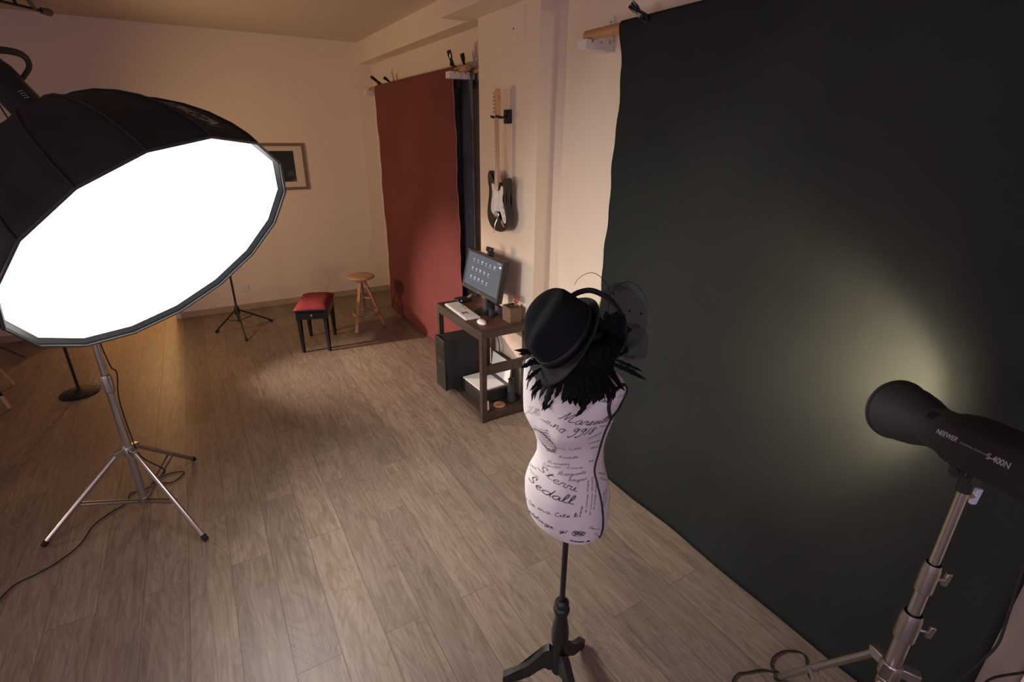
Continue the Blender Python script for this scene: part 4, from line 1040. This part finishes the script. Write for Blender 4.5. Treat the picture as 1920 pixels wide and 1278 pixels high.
# organizer
oc = V((1.905, 3.16, DT)); 
t = thing('desk_organizer', oc, 'wooden desk organizer box with compartments at the near end of the desk', 'organizer')
bm = B(); ow, od, oh = .10, .12, .115; th_ = .008
for dx in (-ow/2+th_/2, ow/2-th_/2): box(bm, oc+V((dx, 0, oh/2)), (th_, od, oh))
for dy in (-od/2+th_/2, -od/6, od/6, od/2-th_/2): box(bm, oc+V((0, dy, oh/2)), (ow-th_*2, th_, oh))
box(bm, oc+V((0, 0, .004)), (ow-th_*2, od-th_*2, .008)); mk('box', bm, M['organ'], t, False)
sp_ = oc+V((.012, -.0, .02))
t = thing('scissors', sp_, 'red-handled scissors standing in the desk organizer', 'scissors')
up_ = (V((.10, -.10, 1.0))).normalized()
bm = B(); bar(bm, sp_, sp_+up_*.12, .004, .012); bar(bm, sp_+V((.008, 0, 0)), sp_+up_*.12+V((.003, .0, 0)), .004, .012); mk('blades', bm, M['steel'], t)
for s in (-1, 1):
    c_ = sp_+up_*.145+V((0, s*.014, 0)); ring = [c_+V((0, .013*cos(a), 0))+up_*(.024*sin(a)) for a in [2*pi*k/14 for k in range(15)]]
    mk('handle', tube(B(), ring, .0045, 8, caps=False), M['scis'], t)
# headphones / dark bundle beside the monitor
hc = onz(925, 588, DT+.03); hc = V((1.845, 3.27, DT))
t = thing('headphones', hc, 'dark navy headphones lying beside the monitor foot', 'headphones')
ring = [hc+V((.045*cos(a)+.0, .03+.06*sin(a), .055+.035*sin(a))) for a in [pi*.0+pi*k/12 for k in range(13)]]
mk('head_band', tube(B(), ring, .009, 8, flat=(1.6, .8)), M['darkclose'], t)
for s in (-1, 1): mk('ear_cup', lathe(B(), [(.0, -.016), (.030, -.016), (.036, -.006), (.036, .008), (.028, .016), (0, .016)], hc+V((s*.045, .02, .037)), (1, .3*s, 0), 20), M['darkclose'], t)

# tower pc
pc0 = onz(824, 727, .0)
TX0, TX1, TY0, TY1, TZ0, TZ1 = 1.495, 1.92, 3.535, 3.715, ZS, .515
t = thing('computer_tower', (TX0, TY0, TZ0), 'black desktop computer tower standing on the desk shelf', 'computer')
mk('case', bb(B(), (TX0+.02, TY0, TZ0), (TX1, TY1, TZ1)), M['blackm'], t, False, bevel=.004)
mk('front_panel', bb(B(), (TX0, TY0-.002, TZ0-.005), (TX0+.02, TY1+.002, TZ1+.006)), M['black'], t, False, bevel=.006)
bm = B(); bb(bm, (TX0-.003, TY0+.02, TZ1-.10), (TX0, TY1-.02, TZ1-.06)); bb(bm, (TX0-.003, TY0+.02, TZ1-.16), (TX0, TY1-.02, TZ1-.12)); mk('drive_bay', bm, M['blackg'], t, False)
mk('badge', bb(B(), (TX0-.003, TY0+.07, TZ1-.205), (TX0, TY0+.11, TZ1-.197)), M['steeld'], t, False)
# printer with open lid
PX0, PX1, PY0, PY1 = 1.63, 1.93, 3.17, 3.50
t = thing('printer', (PX0, PY0, ZS), 'black printer on the desk shelf with white paper and raised white lid', 'printer')
mk('body', bb(B(), (PX0, PY0, ZS), (PX1, PY1, ZS+.105)), M['black'], t, False, bevel=.006)
mk('scanner_bed', bb(B(), (PX0+.012, PY0+.012, ZS+.105), (PX1-.03, PY1-.03, ZS+.112)), M['greyp'], t, False)
mk('lid', bar(B(), (PX1-.02, .5*(PY0+PY1), ZS+.108), (PX1+.005, .5*(PY0+PY1), ZS+.30), PY1-PY0, .012, (-1, 0, 0)), M['black'], t, False, bevel=.003)
mk('lid_pad', bar(B(), (PX1-.030, .5*(PY0+PY1), ZS+.118), (PX1-.008, .5*(PY0+PY1), ZS+.292), PY1-PY0-.03, .006, (-1, 0, 0)), M['paper'], t, False)
pm = V((1.745, 3.335, ZS+.114)); bm = B(); box(bm, pm+z_*.004, (.215, .30, .008), Matrix.Rotation(.05, 3, 'Z')); mk('paper_stack', bm, M['paper'], None, False, origin=pm, label='stack of white paper lying on the printer', cat='paper')
# ribbed vase
vx, vy = 1.885, 3.125
pr = [(.0, 0), (.036, 0), (.040, .006)]
for k in range(7): z_k = .012+k*.020; rr2 = .041-.0018*k; pr += [(rr2, z_k), (rr2-.004, z_k+.010)]
pr += [(.026, .158), (.022, .175), (.027, .190), (.020, .190), (.0, .17)]
mk('ribbed_vase', lathe(B(), pr, (vx, vy, ZS), seg=32), M['ctile'], origin=(vx, vy, ZS), label='dark ribbed vase on the near end of the desk shelf', cat='vase')
qz = onz(938, 773, ZS); mk('round_coaster', lathe(B(), [(0, 0), (.046, 0), (.047, .003), (.046, .007), (0, .007)], (1.765, 3.105, ZS), seg=36), M['cork'], origin=(1.765, 3.105, ZS), label='round tan coaster on the desk shelf', cat='coaster')
t = thing('price_tag', (1.655, 3.085, ZS), 'small white tag leaning on the near desk leg at the shelf', 'tag')
rt_ = Matrix.Rotation(.0, 3, 'Z')
tg = V((1.64, 3.078, ZS)); bm = B(); bar(bm, tg, tg+V((.004, .012, .072)), .036, .0015, (0, -1, .2)); mk('card', bm, M['paper'], t, False)
bm = B(); 
for zz, ww in ((.052, .018), (.034, .010), (.026, .014), (.018, .009)): box(bm, tg+V((.002, .004+zz*.16-.0035, zz)), (ww, .0012, .004))
mk('print_marks', bm, M['ink'], t, False)
mk('desk_cable', tube(B(), spline([(1.93, 3.62, .70), (1.945, 3.50, .55), (1.955, 3.44, .42), (1.95, 3.47, .30), (1.94, 3.58, .20)], 6), .004, 6), M['rubber'], origin=(1.95, 3.5, .5), label='black cable hanging behind the desk from monitor to tower', cat='cable')

# ------------------------------------------------------------------ piano bench
A1, A2, A3, A4 = onz(567, 662), onz(621, 658), onz(632, 625), onz(581, 629)
bc = (A1+A2+A3+A4)/4; ul = ((A4-A1)+(A3-A2)).normalized(); uw = V((ul.y, -ul.x, 0))
bl, bw, bh = .50, .285, .50
t = thing('piano_bench', bc, 'black piano bench with a padded red velvet seat', 'bench')
rb = Matrix((uw, ul, V((0, 0, 1)))).transposed()
for sx_ in (-1, 1):
    for sy_ in (-1, 1):
        c_ = bc+uw*(sx_*(bw/2-.018))+ul*(sy_*(bl/2-.02)); mk('leg', tube(B(), [c_+z_*.002, c_+z_*.36], [.0185, .027], 4), M['blackg'], t, False, bevel=.003)
mk('apron', box(B(), bc+z_*.395, (bw+.015, bl+.01, .085), rb), M['blackg'], t, False, bevel=.004)
bm = B(); NX, NY = 14, 20; gr = []
for j in range(NY+1):
    row = []
    for i in range(NX+1):
        u, v = i/NX*2-1, j/NY*2-1; h = (1-abs(u)**4)*(1-abs(v)**5); row.append(bm.verts.new(bc+uw*(u*(bw/2+.018))+ul*(v*(bl/2+.018))+z_*(.452+.050*h**.5)))
    gr.append(row)
for j in range(NY):
    for i in range(NX): bm.faces.new((gr[j][i], gr[j][i+1], gr[j+1][i+1], gr[j+1][i]))
mk('seat_cushion', bm, M['redvel'], t, thick=.004, label='red velvet cushion')
mk('seat_frame', box(B(), bc+z_*.445, (bw+.036, bl+.036, .018), rb), M['blackg'], t, False, bevel=.004)
mk('adjusting_knob', lathe(B(), [(0, .014), (.008, .012), (.009, 0)], bc-ul*(bl/2+.006)+z_*.395, -ul, 16), M['chrome'], t)

# ------------------------------------------------------------------ wooden stool
s1, s2, s3 = onz(669, 626), onz(721.5, 609), onz(684.5, 579)
# seat centre above the feet
sc0 = (s1+s2+s3)/3
best = None
for z100 in range(45, 85):
    z = z100/100; q = onz(675.5, 516, z); e = (V((q.x, q.y, 0))-sc0).length
    if best is None or e < best[0]: best = (e, z, q)
SZ = best[1]; sq = best[2]
t = thing('round_stool', (sc0.x, sc0.y, 0), 'tall light wooden round stool with a chrome foot ring', 'stool')
hub = V((sq.x, sq.y, 0))
mk('seat', lathe(B(), [(0, SZ-.034), (.135, SZ-.034), (.150, SZ-.026), (.155, SZ-.012), (.150, SZ), (.14, SZ+.004), (0, SZ+.005)], hub, seg=40), M['pine'], t)
mk('seat_mount', lathe(B(), [(0, SZ-.065), (.06, SZ-.065), (.075, SZ-.034), (0, SZ-.034)], hub, seg=28), M['pine'], t)
feet = [s1, s2, s3]
for f_ in feet:
    d = (f_-hub); d.z = 0; d.normalize(); top = hub+d*.045+z_*(SZ-.06); bm = B(); bar(bm, top, f_+z_*.012, .034, .024, d); mk('leg', bm, M['pine'], t, False, bevel=.003)
mk('centre_post', tube(B(), [hub+z_*.20, hub+z_*(SZ-.06)], .012, 14), M['steeld'], t)
mid = onz(686, 587, .17); rp_ = [V((mid.x, mid.y, .17))+V((.135*cos(a), .135*sin(a), 0)) for a in [2*pi*k/40 for k in range(41)]]
mk('foot_ring', tube(B(), rp_, .008, 8, caps=False), M['chrome'], t)
m2 = hub.lerp(sc0, .3); bm = B(); pr_ = []
for f_ in feet:
    d = (f_-hub); d.z = 0; pr_.append(hub+d*.46+z_*(SZ*.54))
for i in range(3): tube(bm, [pr_[i], m2+z_*(SZ*.54)], .008, 8)
mk('spreader', bm, M['pine'], t)

# ------------------------------------------------------------------ black tripod stand at the back wall
h_ = ony(445, 578, 6.05); hx, hy = onz(446, 590, .2).x, onz(446, 590, .2).y
t = thing('microphone_stand', (hx, hy, 0), 'black tripod stand standing near the back wall', 'stand')
mk('pole', tube(B(), [(hx, hy, .12), (hx, hy, 1.05)], .011, 12), M['black'], t)
mk('hub', lathe(B(), [(.012, .20), (.026, .21), (.028, .27), (.018, .30), (.012, .31)], (hx, hy, 0), seg=18), M['black'], t)
m1_, m2_ = onz(405, 624), onz(511, 602)
a1, a2 = atan2(m1_.y-hy, m1_.x-hx), atan2(m2_.y-hy, m2_.x-hx)
lr = .5*((m1_-V((hx, hy, 0))).length+(m2_-V((hx, hy, 0))).length); m3_ = V((hx+lr*cos((a1+a2)/2+pi), hy+lr*sin((a1+a2)/2+pi), 0))
if m3_.y > YB-.1: m3_.y = YB-.1
for f_ in (m1_, m2_, m3_):
    d = (f_-V((hx, hy, 0))).normalized(); lg = mk('leg', tube(B(), [V((hx, hy, .255))+d*.02, f_+z_*.014], .0085, 8), M['black'], t); mk('rubber_foot', tube(B(), [f_-d*.035+z_*.024, f_+z_*.011], .013, 8), M['rubber'], lg)
    bm = B(); bar(bm, V((hx, hy, .13)), V((hx, hy, .255)).lerp(f_, .42), .010, .006); mk('brace', bm, M['black'], t)
# round base stand
rb_ = onz(150, 737)
t = thing('round_base_stand', rb_, 'black stand with a round flat base, below the left edge of the softbox', 'stand')
mk('base', lathe(B(), [(0, 0), (.135, 0), (.138, .008), (.125, .018), (.05, .028), (.03, .04), (0, .042)], rb_, seg=40), M['blackm'], t)
mk('pole', tube(B(), [rb_+z_*.03, rb_+z_*1.25], .011, 12), M['black'], t)
# furniture legs at the left edge
lt = onz(46, 671); t = thing('folding_stand', (lt.x-.32, lt.y+.12, 0), 'dark slim tripod leg at the far left by the back wall', 'stand')
c_ = V((lt.x-.38, lt.y+.12, 0)); 
for k, f_ in enumerate((lt, c_+V((-.18, .28, 0)), c_+V((-.22, -.30, 0)))):
    mk('leg', tube(B(), [c_+z_*.30+(f_-c_)*.05, f_+z_*.010], .009, 8), M['black'], t)
mk('pole', tube(B(), [c_+z_*.1, c_+z_*1.0], .011, 10), M['black'], t)
w1, w2_ = onz(27, 722), onz(20, 767)
cs = V((-1.86, 5.36, 0)); SH = .72
t = thing('wooden_stool', cs, 'light wooden stool with splayed legs at the left edge', 'stool')
fts = [w1, w2_, V((2*cs.x-w1.x, 2*cs.y-w1.y, 0)), V((2*cs.x-w2_.x, 2*cs.y-w2_.y, 0))]
for k, f_ in enumerate(fts):
    d = f_-cs; top = cs+d*.25+z_*(SH-.03); lg = mk('leg', tube(B(), [top, f_+z_*.01], [.017, .012], 10), M['pine'], t)
    if k == 1: mk('leg_sleeve', tube(B(), [top.lerp(f_, .45), top.lerp(f_, .84)], .019, 10), M['blackm'], lg, label='black sleeve')
mk('seat', lathe(B(), [(0, SH-.03), (.16, SH-.03), (.17, SH-.015), (.16, SH), (0, SH)], cs, seg=36), M['pine'], t)

# ------------------------------------------------------------------ lights
def area(name, loc, target, size, power, col, sy=None):
    l = bpy.data.lights.new(name, 'AREA'); l.energy = power; l.color = col; l.size = size
    if sy: l.shape = 'RECTANGLE'; l.size_y = sy
    o = bpy.data.objects.new(name, l); COL.objects.link(o); o.location = loc
    o.rotation_euler = (V(target)-V(loc)).to_track_quat('-Z', 'Y').to_euler(); return o
def point(name, loc, power, col, r=.03):
    l = bpy.data.lights.new(name, 'POINT'); l.energy = power; l.color = col; l.shadow_soft_size = r
    o = bpy.data.objects.new(name, l); COL.objects.link(o); o.location = loc; return o
def spot(name, loc, target, power, col, ang, blend, r):
    l = bpy.data.lights.new(name, 'SPOT'); l.energy = power; l.color = col; l.spot_size = radians(ang); l.spot_blend = blend; l.shadow_soft_size = r
    o = bpy.data.objects.new(name, l); COL.objects.link(o); o.location = loc
    o.rotation_euler = (V(target)-V(loc)).to_track_quat('-Z', 'Y').to_euler(); return o
point('modelling_lamp', LPOS, 30, (1., .81, .56), .02)
sl_ = area('softbox_added_fill', SC_+SN*.15, SC_+SN*.15+V((2.0, -1.1, -1.4)), .5, 21, (1., .93, .89)); sl_.data.shape = 'DISK'; sl_.data.spread = radians(132)  # added disc, tilted off the softbox axis to supplement the diffuser
point('hall_lamp', (-.47, YB+1.75, 1.9), 75, (1., .58, .24), .09)
LL = V((rb_.x+.05, rb_.y+.1, 1.22))
spot('floor_lamp_beam', LL, (1.95, 4.1, .1), 420, (1., .78, .68), 52, .9, .06)
spot('floor_lamp_glow', LL+V((0, -.1, .45)), (2.0, 5.6, 1.25), 95, (1., .68, .38), 150, 1., .15)
spot('side_lamp', (-3.4, 3.6, .95), (2., 2.3, .3), 45, (1., .74, .52), 60, .5, .10)
area('dusk_window', (-.8, YF+.03, 1.5), (-.8, 4, 1.35), 1.9, 24, (.66, .60, 1.), 1.4)
area('left_added_fill', (XL+.04, -.5, 1.3), (2, -.5, 1.2), 1.2, 36, (.92, .78, 1.), 1.2)  # added cool fill for the torso and near pillar, no window there
w = bpy.data.worlds.new('world'); SC.world = w; w.use_nodes = True
w.node_tree.nodes['Background'].inputs[0].default_value = (.30, .26, .24, 1); w.node_tree.nodes['Background'].inputs[1].default_value = .05
